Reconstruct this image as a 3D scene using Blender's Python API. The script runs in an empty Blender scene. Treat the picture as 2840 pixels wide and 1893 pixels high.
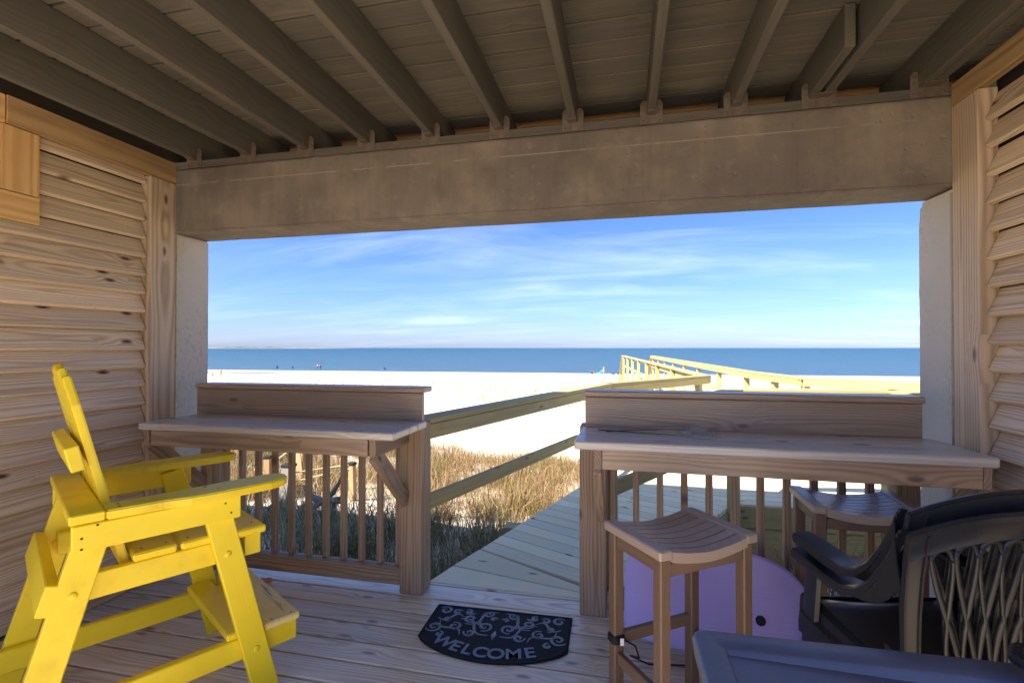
import bpy, bmesh, math, random
import numpy as np
from mathutils import Vector, Matrix, noise
R = math.radians
rnd = random.Random(7)
S = bpy.context.scene
COL = S.collection

# ------------------------------------------------------------------ camera
CH = 1.4169
cam_d = bpy.data.cameras.new('camera')
cam = bpy.data.objects.new('camera', cam_d)
COL.objects.link(cam)
cam.location = (0, 0, CH)
cam.rotation_euler = (R(90) + 0.0099, 0, 0.2232)
cam_d.sensor_width = 36.0
cam_d.lens = 1376.555 / 2840 * 36
cam_d.shift_y = 4.0 / 2840
cam_d.clip_start = 0.05
cam_d.clip_end = 60000
S.camera = cam

# ------------------------------------------------------------------ light
SUN_EL, SUN_AZ = R(47), R(225)          # azimuth clockwise from +Y: behind and to the left
w = bpy.data.worlds.new('World')
S.world = w
w.use_nodes = True
nt = w.node_tree
nt.nodes.clear()


class NB:
    """small node-tree helper"""
    def __init__(s, tree):
        s.t = tree

    def n(s, typ, inp=None, **kw):
        x = s.t.nodes.new(typ)
        for k, v in kw.items():
            setattr(x, k, v)
        if inp:
            for k, v in inp.items():
                s.put(x.inputs[k], v)
        return x

    def put(s, sock, v):
        if isinstance(v, bpy.types.NodeSocket):
            s.t.links.new(v, sock)
        elif isinstance(v, bpy.types.Node):
            s.t.links.new(v.outputs[0], sock)
        else:
            if isinstance(v, tuple) and len(v) == 3 and sock.type == 'RGBA':
                v = v + (1,)
            sock.default_value = v

    def m(s, op, a, b=None, c=None, clamp=False):
        x = s.n('ShaderNodeMath', operation=op, use_clamp=clamp)
        s.put(x.inputs[0], a)
        if b is not None:
            s.put(x.inputs[1], b)
        if c is not None:
            s.put(x.inputs[2], c)
        return x.outputs[0]

    def v(s, op, a, b=None):
        x = s.n('ShaderNodeVectorMath', operation=op)
        s.put(x.inputs[0], a)
        if b is not None:
            s.put(x.inputs[3 if op == 'SCALE' else 1], b)
        return x.outputs['Value' if op in ('LENGTH', 'DISTANCE', 'DOT_PRODUCT') else 'Vector']

    def mix(s, f, a, b, mode='MIX'):
        x = s.n('ShaderNodeMix', data_type='RGBA', blend_type=mode)
        s.put(x.inputs[0], f)
        s.put(x.inputs[6], a)
        s.put(x.inputs[7], b)
        return x.outputs[2]

    def ramp(s, f, stops, interp='LINEAR'):
        x = s.n('ShaderNodeValToRGB')
        x.color_ramp.interpolation = interp
        e = x.color_ramp.elements
        while len(e) < len(stops):
            e.new(0.5)
        for i, (p, c) in enumerate(stops):
            e[i].position = p
            e[i].color = (c if isinstance(c, tuple) else (c, c, c)) + (1,)
        s.put(x.inputs[0], f)
        return x.outputs[0]

    def noise(s, vec, scale, detail=3, rough=0.55, dist=0.0, out='Fac'):
        x = s.n('ShaderNodeTexNoise')
        s.put(x.inputs['Vector'], vec)
        x.inputs['Scale'].default_value = scale
        x.inputs['Detail'].default_value = detail
        x.inputs['Roughness'].default_value = rough
        x.inputs['Distortion'].default_value = dist
        return x.outputs[out]


b = NB(nt)
sky = b.n('ShaderNodeTexSky', sky_type='NISHITA', sun_disc=False, sun_elevation=SUN_EL,
          sun_rotation=SUN_AZ, altitude=0, air_density=1.0, dust_density=0.6, ozone_density=3.0)
tc = b.n('ShaderNodeTexCoord').outputs['Generated']
sep = b.n('ShaderNodeSeparateXYZ', {0: tc})
el = b.m('MAXIMUM', sep.outputs[2], 0.0)
# deeper blue away from the horizon, pale haze close to it
tint = b.ramp(el, [(0.0, (0.41, 0.49, 0.81)), (0.04, (0.375, 0.46, 0.75)), (0.12, (0.335, 0.43, 0.74)), (0.24, (0.315, 0.41, 0.76)), (0.5, (0.50, 0.59, 0.86)), (1.0, (0.75, 0.83, 0.95))])
skyc = b.mix(1.0, sky.outputs[0], tint, 'MULTIPLY')
# thin cirrus on a high layer
den = b.m('ADD', el, 0.11)
cx = b.m('DIVIDE', sep.outputs[0], den)
cy = b.m('DIVIDE', sep.outputs[1], den)
cv = b.n('ShaderNodeCombineXYZ', {0: cx, 1: cy, 2: 0.0}).outputs[0]
rot = b.n('ShaderNodeMapping', {'Vector': cv})
rot.inputs['Rotation'].default_value = (0, 0, R(-28))
rot.inputs['Scale'].default_value = (0.34, 1.0, 1)
c1 = b.noise(rot.outputs[0], 1.5, 7, 0.60, 0.7)
c2 = b.noise(cv, 0.42, 3, 0.5, 0.3)
wisps = b.ramp(c1, [(0.40, 0.0), (0.58, 0.36), (0.80, 1.0)])
patch = b.ramp(c2, [(0.42, 0.15), (0.62, 1.0)])
cl = b.m('MULTIPLY', wisps, patch)
hz = b.ramp(el, [(0.0, 0.25), (0.06, 0.5), (0.12, 0.8)])
cl = b.m('MULTIPLY', cl, b.m('MULTIPLY', hz, 0.60))
cloud = b.mix(cl, skyc, (6.8, 7.1, 7.8))
bg = b.n('ShaderNodeBackground', {'Color': cloud, 'Strength': 0.05})
nt.links.new(bg.outputs[0], b.n('ShaderNodeOutputWorld').inputs[0])

sd = bpy.data.lights.new('sun', 'SUN')
sd.energy = 2.75
sd.angle = R(0.53)
sd.color = (1.0, 0.90, 0.77)
sun = bpy.data.objects.new('sun', sd)
COL.objects.link(sun)
sv = Vector((math.sin(SUN_AZ) * math.cos(SUN_EL), math.cos(SUN_AZ) * math.cos(SUN_EL), math.sin(SUN_EL)))
sun.rotation_euler = sv.to_track_quat('Z', 'Y').to_euler()
sun.location = sv * 40

S.view_settings.view_transform = 'Standard'
S.view_settings.look = 'None'
S.view_settings.gamma = 1
S.view_settings.use_curve_mapping = False
S.view_settings.exposure = 2.7
S.cycles.max_bounces = 9
S.cycles.diffuse_bounces = 6
S.cycles.glossy_bounces = 3
S.cycles.caustics_reflective = False
S.cycles.caustics_refractive = False
S.cycles.sample_clamp_indirect = 6
S.cycles.use_denoising = True


# ------------------------------------------------------------------ materials
def new_mat(name):
    m = bpy.data.materials.new(name)
    m.use_nodes = True
    m.node_tree.nodes.clear()
    q = NB(m.node_tree)
    p = q.n('ShaderNodeBsdfPrincipled')
    o = q.n('ShaderNodeOutputMaterial')
    m.node_tree.links.new(p.outputs[0], o.inputs[0])
    return m, q, p


def bump(q, p, h, strength, dist=0.01):
    x = q.n('ShaderNodeBump', {'Height': h})
    x.inputs['Strength'].default_value = strength
    x.inputs['Distance'].default_value = dist
    q.t.links.new(x.outputs[0], p.inputs['Normal'])


def wood(name, light, dark, weather=(0.3, 0.29, 0.28), wamt=0.3, ring=110.0, knot=(0.10, 0.05, 0.025), kamt=0.8,
         rough=0.75, contrast=0.7, bmp=0.35, spec=0.3, stain=None, vary=0.18, kden=0.74, wob_a=0.045):
    m, q, p = new_mat(name)
    co = q.n('ShaderNodeTexCoord').outputs['Object']
    ri = q.n('ShaderNodeObjectInfo').outputs['Random']
    off = q.n('ShaderNodeCombineXYZ', {0: q.m('MULTIPLY', ri, 37.0), 1: q.m('MULTIPLY', ri, 91.7), 2: q.m('MULTIPLY', ri, 53.1)}).outputs[0]
    pr = q.v('ADD', co, off)
    sp = q.n('ShaderNodeSeparateXYZ', {0: co})
    # knots: sparse stretched cells
    kc = q.v('MULTIPLY', pr, (2.6, 7.0, 0.0))
    vo = q.n('ShaderNodeTexVoronoi', voronoi_dimensions='2D')
    q.put(vo.inputs['Vector'], kc)
    vo.inputs['Scale'].default_value = 1.0
    vo.inputs['Randomness'].default_value = 1.0
    kd = vo.outputs['Distance']
    has = q.m('GREATER_THAN', q.n('ShaderNodeSeparateColor', {0: vo.outputs['Color']}).outputs[0], kden)
    near = q.m('MULTIPLY', q.m('POWER', 2.718, q.m('MULTIPLY', kd, -5.5)), has)
    # growth rings round a wandering pith
    wob = q.noise(q.v('MULTIPLY', pr, (0.9, 3.0, 3.0)), 1.0, 2, 0.5, 0, 'Color')
    wob = q.v('SUBTRACT', wob, (0.5, 0.5, 0.5))
    rr = q.n('ShaderNodeSeparateXYZ', {0: wob})
    oy = q.m('SUBTRACT', q.m('FRACT', q.m('MULTIPLY', ri, 17.3)), 0.5)
    oz = q.m('ADD', q.m('MULTIPLY', q.m('FRACT', q.m('MULTIPLY', ri, 7.7)), 0.06), 0.035)
    yy = q.m('ADD', q.m('ADD', sp.outputs[1], q.m('MULTIPLY', oy, 0.10)), q.m('MULTIPLY', rr.outputs[1], wob_a))
    zz = q.m('ADD', q.m('ADD', sp.outputs[2], oz), q.m('MULTIPLY', rr.outputs[2], wob_a * 1.6))
    rad = q.m('SQRT', q.m('ADD', q.m('MULTIPLY', yy, yy), q.m('MULTIPLY', zz, zz)))
    rad = q.m('ADD', rad, q.m('MULTIPLY', near, 0.028))
    ph = q.m('MULTIPLY', rad, ring * 6.283)
    rg = q.m('ADD', q.m('MULTIPLY', q.m('SINE', ph), 0.5), 0.5)
    rg = q.m('POWER', rg, 1.7)
    fib = q.noise(q.v('MULTIPLY', pr, (5.0, 210.0, 210.0)), 1.0, 3, 0.6)
    fib2 = q.noise(q.v('MULTIPLY', pr, (1.5, 38.0, 38.0)), 1.0, 3, 0.6)
    blot = q.noise(q.v('MULTIPLY', pr, (1.6, 9.0, 9.0)), 1.0, 3, 0.6)
    f = q.m('ADD', q.m('MULTIPLY', rg, 0.55 * contrast), q.m('MULTIPLY', q.m('SUBTRACT', fib2, 0.35), 0.8 * contrast), clamp=True)
    f = q.m('ADD', f, q.m('MULTIPLY', q.m('SUBTRACT', fib, 0.5), 0.35 * contrast), clamp=True)
    c = q.mix(f, light, dark)
    wf = q.m('MULTIPLY', q.ramp(blot, [(0.38, 0.0), (0.62, 1.0)]), wamt)
    c = q.mix(wf, c, weather)
    if stain:
        sn = q.noise(pr, 2.3, 4, 0.6)
        c = q.mix(q.ramp(sn, [(0.50, 0.0), (0.66, stain[1])]), c, stain[0])
    kk = q.m('MULTIPLY', q.m('MULTIPLY', q.ramp(kd, [(0.04, 1.0), (0.115, 0.0)]), has), kamt)
    c = q.mix(kk, c, knot)
    val = q.m('ADD', 1.0 - vary / 2, q.m('MULTIPLY', q.m('FRACT', q.m('MULTIPLY', ri, 3.37)), vary))
    hs = q.n('ShaderNodeHueSaturation', {'Color': c, 'Value': val})
    q.put(p.inputs['Base Color'], hs.outputs[0])
    p.inputs['Roughness'].default_value = rough
    p.inputs['Specular IOR Level'].default_value = spec
    if bmp:
        hgt = q.m('SUBTRACT', q.m('MULTIPLY', fib, 0.6), q.m('MULTIPLY', f, 0.5))
        bump(q, p, hgt, bmp, 0.004)
    return m


M = {}
M['deck'] = wood('deck_wood', (0.76, 0.65, 0.475), (0.30, 0.225, 0.145), (0.70, 0.63, 0.51), 0.55, 95, rough=0.34, spec=0.8, contrast=0.95, kamt=0.7, vary=0.25)
M['post'] = wood('post_wood', (0.41, 0.285, 0.175), (0.145, 0.085, 0.046), (0.34, 0.27, 0.20), 0.4, 70, rough=0.6, contrast=1.0, kden=0.68)
M['bar'] = wood('bar_wood', (0.43, 0.295, 0.18), (0.16, 0.095, 0.05), (0.37, 0.29, 0.215), 0.35, 85, rough=0.33, spec=0.75, contrast=0.95, kden=0.68)
M['louver'] = wood('louver_wood', (0.82, 0.64, 0.43), (0.38, 0.235, 0.12), (0.60, 0.47, 0.33), 0.4, 100, knot=(0.12, 0.05, 0.022), rough=0.7, contrast=0.95, wob_a=0.032, kamt=1.0, vary=0.35, kden=0.5, bmp=0.5)
M['trim'] = wood('trim_wood', (0.60, 0.45, 0.29), (0.24, 0.145, 0.075), (0.47, 0.38, 0.29), 0.3, 60, rough=0.6, contrast=1.0)
M['trim_new'] = wood('golden_wood', (0.72, 0.44, 0.17), (0.42, 0.20, 0.06), (0.6, 0.40, 0.2), 0.15, 38, rough=0.5, contrast=0.9)
M['new'] = wood('treated_wood', (0.74, 0.67, 0.44), (0.52, 0.45, 0.26), (0.66, 0.62, 0.47), 0.3, 60, knot=(0.12, 0.08, 0.04), rough=0.7, contrast=0.55, stain=((0.42, 0.58, 0.52), 0.3))
M['railbrown'] = wood('brown_rail_wood', (0.44, 0.28, 0.13), (0.19, 0.10, 0.04), (0.34, 0.23, 0.13), 0.2, 38, rough=0.55, contrast=1.0)
M['newrail'] = wood('treated_rail_wood', (0.40, 0.345, 0.155), (0.26, 0.205, 0.075), (0.33, 0.31, 0.18), 0.25, 55, knot=(0.14, 0.08, 0.03), rough=0.7, contrast=0.6)
M['bartop'] = wood('skylit_weathered_top_wood', (0.66, 0.60, 0.48), (0.32, 0.27, 0.225), (0.62, 0.58, 0.55), 0.5, 85, rough=0.33, spec=0.8, contrast=0.8, kden=0.68)  # tops paler than fronts: weathered tone plus front skylight put into the colour
M['seatwood'] = wood('skylit_weathered_teak', (0.38, 0.295, 0.225), (0.24, 0.17, 0.125), (0.42, 0.35, 0.29), 0.4, 120, rough=0.35, spec=0.7, contrast=0.5, kamt=0.0, vary=0.08)  # seat paler than legs: weathering, with skylight from above mixed into the colour
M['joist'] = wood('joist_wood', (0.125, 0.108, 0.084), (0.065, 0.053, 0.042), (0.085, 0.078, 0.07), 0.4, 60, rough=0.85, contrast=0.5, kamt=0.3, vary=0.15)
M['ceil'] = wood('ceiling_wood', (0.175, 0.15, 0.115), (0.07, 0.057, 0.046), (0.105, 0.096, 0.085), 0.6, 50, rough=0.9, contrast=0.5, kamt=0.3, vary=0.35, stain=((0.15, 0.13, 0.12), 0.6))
M['teak'] = wood('teak_wood', (0.165, 0.100, 0.062), (0.085, 0.047, 0.028), (0.20, 0.14, 0.10), 0.4, 120, rough=0.45, contrast=0.5, kamt=0.0, spec=0.5, vary=0.08)
M['ropepost'] = wood('pine_post_wood', (0.46, 0.30, 0.14), (0.25, 0.14, 0.06), (0.3, 0.25, 0.18), 0.3, 60)
M['drift'] = wood('driftwood', (0.20, 0.18, 0.15), (0.09, 0.075, 0.06), (0.26, 0.24, 0.22), 0.3, 60)
M['rim'] = wood('rim_wood', (0.62, 0.36, 0.16), (0.42, 0.2, 0.08), (0.5, 0.3, 0.15), 0.2, 50)


def yellow():
    m, q, p = new_mat('yellow_paint')
    co = q.n('ShaderNodeTexCoord').outputs['Object']
    ri = q.n('ShaderNodeObjectInfo').outputs['Random']
    pr = q.v('ADD', co, q.n('ShaderNodeCombineXYZ', {0: q.m('MULTIPLY', ri, 31.0), 1: q.m('MULTIPLY', ri, 13.0), 2: 0.0}).outputs[0])
    n1 = q.noise(pr, 5.0, 4, 0.6)
    n2 = q.noise(pr, 60.0, 3, 0.65)
    fib = q.noise(q.v('MULTIPLY', pr, (6, 150, 150)), 1.0, 3, 0.6)
    c = q.mix(q.ramp(n1, [(0.35, 0.0), (0.65, 1.0)]), (0.90, 0.72, 0.02), (0.88, 0.65, 0.014))
    mil = q.m('MULTIPLY', q.ramp(n1, [(0.58, 0.0), (0.72, 1.0)]), 0.30)
    c = q.mix(mil, c, (0.36, 0.34, 0.02))
    chip = q.m('MULTIPLY', q.ramp(n2, [(0.73, 0.0), (0.76, 1.0)]), q.ramp(q.noise(pr, 9.0, 2), [(0.52, 0.0), (0.62, 1.0)]))
    c = q.mix(chip, c, (0.10, 0.07, 0.03))
    q.put(p.inputs['Base Color'], c)
    p.inputs['Roughness'].default_value = 0.42
    p.inputs['Specular IOR Level'].default_value = 0.5
    bump(q, p, q.m('ADD', q.m('MULTIPLY', fib, 0.8), q.m('MULTIPLY', chip, -0.8)), 0.22, 0.003)
    return m


M['yellow'] = yellow()


def yellow_worn_sheen():
    m, q, p = new_mat('worn_sheen_yellow_paint')
    co = q.n('ShaderNodeTexCoord').outputs['Object']
    g = q.noise(q.v('MULTIPLY', co, (2.5, 34, 34)), 1.0, 4, 0.6, 0.6)
    g2 = q.noise(co, 7.0, 3, 0.6)
    c = q.mix(q.ramp(g2, [(0.3, 0.0), (0.7, 1.0)]), (0.84, 0.72, 0.30), (0.82, 0.64, 0.12))  # pale yellows carry painted-in sky reflection; the streaks below are worn grain
    c = q.mix(q.ramp(g, [(0.60, 0.0), (0.68, 0.9)]), c, (0.30, 0.27, 0.17))
    q.put(p.inputs['Base Color'], c)
    p.inputs['Roughness'].default_value = 0.5
    bump(q, p, g, 0.3, 0.004)
    return m


M['yellow_worn_sheen'] = yellow_worn_sheen()


def concrete():
    m, q, p = new_mat('concrete')
    co = q.n('ShaderNodeNewGeometry').outputs['Position']
    n1 = q.noise(co, 1.6, 5, 0.62)
    n2 = q.noise(co, 9.0, 5, 0.65)
    n3 = q.noise(q.v('MULTIPLY', co, (6, 6, 1.1)), 1.0, 4, 0.6)
    fine = q.noise(co, 120.0, 3, 0.6)
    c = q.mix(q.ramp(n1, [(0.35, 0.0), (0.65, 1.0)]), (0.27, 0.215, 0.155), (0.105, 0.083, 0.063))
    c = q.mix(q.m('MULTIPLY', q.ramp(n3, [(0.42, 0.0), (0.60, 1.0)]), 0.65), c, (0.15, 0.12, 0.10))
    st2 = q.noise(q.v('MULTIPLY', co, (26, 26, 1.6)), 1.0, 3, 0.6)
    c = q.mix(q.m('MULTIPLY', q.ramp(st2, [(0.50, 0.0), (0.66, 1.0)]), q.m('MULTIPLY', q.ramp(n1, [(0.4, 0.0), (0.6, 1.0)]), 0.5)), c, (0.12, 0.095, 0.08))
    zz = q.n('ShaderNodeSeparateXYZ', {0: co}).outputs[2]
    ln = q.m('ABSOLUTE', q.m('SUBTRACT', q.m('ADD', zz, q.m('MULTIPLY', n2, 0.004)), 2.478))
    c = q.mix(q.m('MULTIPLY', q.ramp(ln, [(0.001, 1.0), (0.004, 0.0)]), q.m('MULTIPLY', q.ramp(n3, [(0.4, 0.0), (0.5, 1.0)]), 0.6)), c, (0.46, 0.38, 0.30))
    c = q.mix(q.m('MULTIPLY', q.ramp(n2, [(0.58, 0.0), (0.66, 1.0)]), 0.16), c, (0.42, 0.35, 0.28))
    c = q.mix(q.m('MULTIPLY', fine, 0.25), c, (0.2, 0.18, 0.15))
    q.put(p.inputs['Base Color'], c)
    p.inputs['Roughness'].default_value = 0.9
    pit = q.ramp(q.noise(co, 26.0, 2, 0.5), [(0.26, 0.0), (0.34, 1.0)])
    bump(q, p, q.m('ADD', q.m('MULTIPLY', fine, 0.4), q.m('ADD', q.m('MULTIPLY', n2, 0.5), pit)), 0.4, 0.006)
    return m


def concrete_light():
    m, q, p = new_mat('pale_concrete')
    co = q.n('ShaderNodeNewGeometry').outputs['Position']
    n1 = q.noise(co, 3.0, 4, 0.6)
    n2 = q.noise(co, 34.0, 4, 0.6)
    big = q.noise(co, 2.0, 2, 0.5)
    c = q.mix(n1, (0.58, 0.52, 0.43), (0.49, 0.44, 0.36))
    sp = q.m('MULTIPLY', q.ramp(n2, [(0.50, 0.0), (0.60, 1.0)]), q.ramp(big, [(0.40, 0.0), (0.55, 1.0)]))
    c = q.mix(q.m('MULTIPLY', sp, 0.28), c, (0.28, 0.25, 0.21))
    q.put(p.inputs['Base Color'], c)
    p.inputs['Roughness'].default_value = 0.9
    bump(q, p, q.m('SUBTRACT', q.noise(co, 110.0, 3, 0.6), sp), 0.35, 0.005)
    return m


M['conc'] = concrete()
M['conc2'] = concrete_light()


def plain(name, col, rough=0.5, spec=0.5, nscale=0, namt=0.3, col2=None, bm=0.0, metal=0.0):
    m, q, p = new_mat(name)
    p.inputs['Roughness'].default_value = rough
    p.inputs['Specular IOR Level'].default_value = spec
    p.inputs['Metallic'].default_value = metal
    if nscale:
        co = q.n('ShaderNodeTexCoord').outputs['Object']
        n = q.noise(co, nscale, 4, 0.6)
        f = q.m('MULTIPLY', q.ramp(n, [(0.35, 0.0), (0.68, 1.0)]), namt)
        q.put(p.inputs['Base Color'], q.mix(f, col, col2 or tuple(x * 0.6 for x in col)))
        if bm:
            bump(q, p, q.noise(co, nscale * 9, 3, 0.6), bm, 0.002)
    else:
        p.inputs['Base Color'].default_value = col + (1,)
    return m


M['galv'] = plain('galvanised_steel', (0.17, 0.15, 0.125), 0.6, 0.4, 22, 0.75, (0.12, 0.06, 0.03), 0.3, 0.3)
M['plastic'] = plain('dark_resin', (0.017, 0.018, 0.021), 0.33, 0.35, 7, 0.35, (0.028, 0.028, 0.031), 0.12)
M['table'] = plain('navy_grey_resin', (0.10, 0.112, 0.160), 0.38, 0.6, 5, 0.5, (0.15, 0.16, 0.20), 0.25)
M['rubber'] = plain('black_rubber', (0.010, 0.011, 0.013), 0.75, 0.25, 30, 0.5, (0.02, 0.02, 0.023), 0.5)
M['rubber_sheen'] = plain('sheen_rubber_relief', (0.17, 0.19, 0.25), 0.38, 0.6, 40, 0.6, (0.06, 0.07, 0.09), 0.3)  # lit bluish sheen of the raised relief is put into its colour
M['black'] = plain('black_neoprene', (0.01, 0.01, 0.012), 0.7, 0.3)
M['white'] = plain('white_tag', (0.7, 0.7, 0.7), 0.6)
M['rope'] = plain('rope', (0.62, 0.52, 0.36), 0.9, 0.1, 60, 0.4)
M['wire'] = plain('grey_wire', (0.46, 0.44, 0.40), 0.5, 0.5)
M['twig'] = plain('dark_twig', (0.05, 0.035, 0.03), 0.8)
M['skin'] = plain('skin', (0.55, 0.30, 0.20), 0.6)
M['pink'] = plain('pink_cloth', (0.75, 0.30, 0.33), 0.8)
M['darkcloth'] = plain('dark_cloth', (0.02, 0.02, 0.03), 0.8)
M['bluecloth'] = plain('blue_cloth', (0.02, 0.10, 0.42), 0.7)
M['tealcloth'] = plain('turquoise_cloth', (0.01, 0.42, 0.52), 0.6)
M['hair'] = plain('brown_hair', (0.09, 0.045, 0.02), 0.7)
M['dark_wall'] = plain('dark_board', (0.035, 0.028, 0.024), 0.8, 0.2, 14, 0.5)
M['shell'] = plain('orange_shell', (0.55, 0.22, 0.12), 0.5, 0.5, 40, 0.4)
M['siding'] = plain('house_siding', (0.55, 0.5, 0.42), 0.8, 0.2, 4, 0.3)
M['blackout'] = plain('gap_blackout', (0.03, 0.027, 0.024), 0.9, 0.1, 3, 0.4)


def board_purple():
    m, q, p = new_mat('purple_foam')
    co = q.n('ShaderNodeTexCoord').outputs['Object']
    n = q.noise(q.v('MULTIPLY', co, (3, 90, 90)), 1.0, 4, 0.6)
    n2 = q.noise(co, 4.0, 3, 0.6)
    c = q.mix(n, (0.46, 0.38, 0.80), (0.36, 0.29, 0.70))
    c = q.mix(q.m('MULTIPLY', n2, 0.6), c, (0.56, 0.49, 0.84))
    q.put(p.inputs['Base Color'], c)
    p.inputs['Roughness'].default_value = 0.6
    bump(q, p, n, 0.15, 0.002)
    return m


M['purple'] = board_purple()


def towel_mat():
    m, q, p = new_mat('printed_towel')
    co = q.n('ShaderNodeTexCoord').outputs['Object']
    n = q.noise(co, 5.0, 2, 0.5, 1.8)
    c = q.ramp(n, [(0.30, (0.10, 0.16, 0.55)), (0.42, (0.55, 0.55, 0.75)), (0.48, (0.45, 0.10, 0.30)), (0.55, (0.75, 0.22, 0.05)), (0.62, (0.60, 0.55, 0.68)), (0.72, (0.08, 0.10, 0.35))])
    q.put(p.inputs['Base Color'], c)
    p.inputs['Roughness'].default_value = 0.9
    return m


M['towel'] = towel_mat()


def sand():
    m, q, p = new_mat('sand')
    co = q.n('ShaderNodeNewGeometry').outputs['Position']
    n1 = q.noise(co, 0.35, 4, 0.6)
    n2 = q.noise(co, 3.2, 4, 0.6)
    n3 = q.noise(co, 60.0, 2, 0.6)
    c = q.mix(n1, (0.58, 0.515, 0.41), (0.47, 0.41, 0.315))
    c = q.mix(q.m('MULTIPLY', n3, 0.3), c, (0.45, 0.40, 0.32))
    yv = q.n('ShaderNodeSeparateXYZ', {0: co}).outputs[1]
    zv = q.n('ShaderNodeSeparateXYZ', {0: co}).outputs[2]
    wet = q.n('ShaderNodeMapRange', {'Value': zv, 'From Min': -3.93, 'From Max': -4.05, 'To Min': 0.0, 'To Max': 1.0}).outputs[0]
    c = q.mix(wet, c, (0.30, 0.26, 0.20))
    q.put(p.inputs['Base Color'], c)
    p.inputs['Roughness'].default_value = 0.95
    p.inputs['Specular IOR Level'].default_value = 0.15
    dm = q.noise(co, 1.7, 3, 0.55, 0.4)
    bump(q, p, q.m('ADD', q.m('MULTIPLY', dm, 1.2), q.m('MULTIPLY', n2, 0.35)), 0.65, 0.12)
    return m


M['sand'] = sand()


def sea():
    m, q, p = new_mat('sea_water')
    co = q.n('ShaderNodeNewGeometry').outputs['Position']
    far = q.n('ShaderNodeMapRange', {'Value': q.n('ShaderNodeSeparateXYZ', {0: co}).outputs[1], 'From Min': 110.0, 'From Max': 900.0, 'To Min': 0.0, 'To Max': 1.0}).outputs[0]
    st = q.noise(q.v('MULTIPLY', co, (0.010, 0.05, 0.05)), 1.0, 4, 0.6)
    c = q.mix(q.m('POWER', far, 0.5), (0.040, 0.090, 0.140), (0.003, 0.045, 0.072))
    c = q.mix(q.m('MULTIPLY', st, 0.45), c, (0.03, 0.085, 0.13))
    q.put(p.inputs['Base Color'], c)
    p.inputs['Roughness'].default_value = 0.28
    p.inputs['Specular IOR Level'].default_value = 0.15
    wv = q.noise(q.v('MULTIPLY', co, (0.10, 0.42, 0.3)), 1.0, 6, 0.65)
    wv2 = q.noise(q.v('MULTIPLY', co, (0.6, 2.2, 1.0)), 1.0, 4, 0.65)
    bump(q, p, q.m('ADD', q.m('MULTIPLY', wv, 2.2), q.m('MULTIPLY', wv2, 0.35)), 1.0, 1.0)
    return m


M['sea'] = sea()


def grass_mat(name, stops):
    m, q, p = new_mat(name)
    g = q.n('ShaderNodeNewGeometry')
    c = q.ramp(g.outputs['Random Per Island'], stops)
    pn = q.noise(g.outputs['Position'], 0.9, 2, 0.5)
    c = q.mix(q.m('MULTIPLY', q.ramp(pn, [(0.5, 0.0), (0.66, 1.0)]), 0.55), c, (0.10, 0.10, 0.02))
    q.put(p.inputs['Base Color'], c)
    p.inputs['Roughness'].default_value = 0.7
    p.inputs['Specular IOR Level'].default_value = 0.2
    return m


M['grass'] = grass_mat('dry_grass', [(0.0, (0.27, 0.175, 0.085)), (0.3, (0.20, 0.105, 0.065)), (0.55, (0.40, 0.29, 0.16)), (0.75, (0.10, 0.055, 0.03)), (0.9, (0.14, 0.15, 0.03)), (1.0, (0.20, 0.19, 0.05))])
M['ggrass'] = grass_mat('green_grass', [(0.0, (0.14, 0.17, 0.08)), (0.4, (0.28, 0.28, 0.16)), (0.7, (0.45, 0.40, 0.26)), (1.0, (0.09, 0.12, 0.05))])
M['tuft'] = plain('pale_tuft_grass', (0.44, 0.37, 0.26), 0.8, 0.1)
M['scrub'] = plain('far_trees', (0.05, 0.08, 0.07), 0.9, 0.1)


# ------------------------------------------------------------------ builders
def tag(o, label=None, cat=None, group=None, kind=None):
    if label: o['label'] = label
    if cat: o['category'] = cat
    if group: o['group'] = group
    if kind: o['kind'] = kind
    return o


def empty(name, loc=(0, 0, 0), rz=0.0, **k):
    o = bpy.data.objects.new(name, None)
    o.location = loc
    o.rotation_euler = (0, 0, rz)
    o.empty_display_size = 0.1
    COL.objects.link(o)
    return tag(o, **k)


def link(name, me, parent=None, mtx=None):
    o = bpy.data.objects.new(name, me)
    COL.objects.link(o)
    if parent is not None:
        o.parent = parent
    if mtx is not None:
        o.matrix_local = mtx
    return o


_boxes = {}


def box_mesh(l, wd, t, mat, bev):
    key = (round(l, 3), round(wd, 4), round(t, 4), mat, bev)
    if key in _boxes:
        return _boxes[key]
    bm = bmesh.new()
    bmesh.ops.create_cube(bm, size=1.0)
    bmesh.ops.scale(bm, vec=(l, wd, t), verts=bm.verts)
    if bev:
        bmesh.ops.bevel(bm, geom=bm.edges[:], offset=bev, segments=1, affect='EDGES', clamp_overlap=True)
    me = bpy.data.meshes.new('board')
    bm.to_mesh(me)
    bm.free()
    me.materials.append(M[mat])
    _boxes[key] = me
    return me


def plank(name, parent, p0, p1, wd, t, nrm, mat, bev=0.003, lab=None):
    """board from p0 to p1 (centre line), width wd, thickness t along nrm"""
    p0, p1, nrm = Vector(p0), Vector(p1), Vector(nrm)
    x = (p1 - p0)
    l = x.length
    x.normalize()
    z = (nrm - x * nrm.dot(x)).normalized()
    y = z.cross(x)
    mt = Matrix.Identity(4)
    for i, a in enumerate((x, y, z)):
        for j in range(3):
            mt[j][i] = a[j]
    mt.translation = (p0 + p1) / 2
    o = link(name, box_mesh(l, wd, t, mat, bev), parent, mt)
    if lab: o['label'] = lab
    return o


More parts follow.
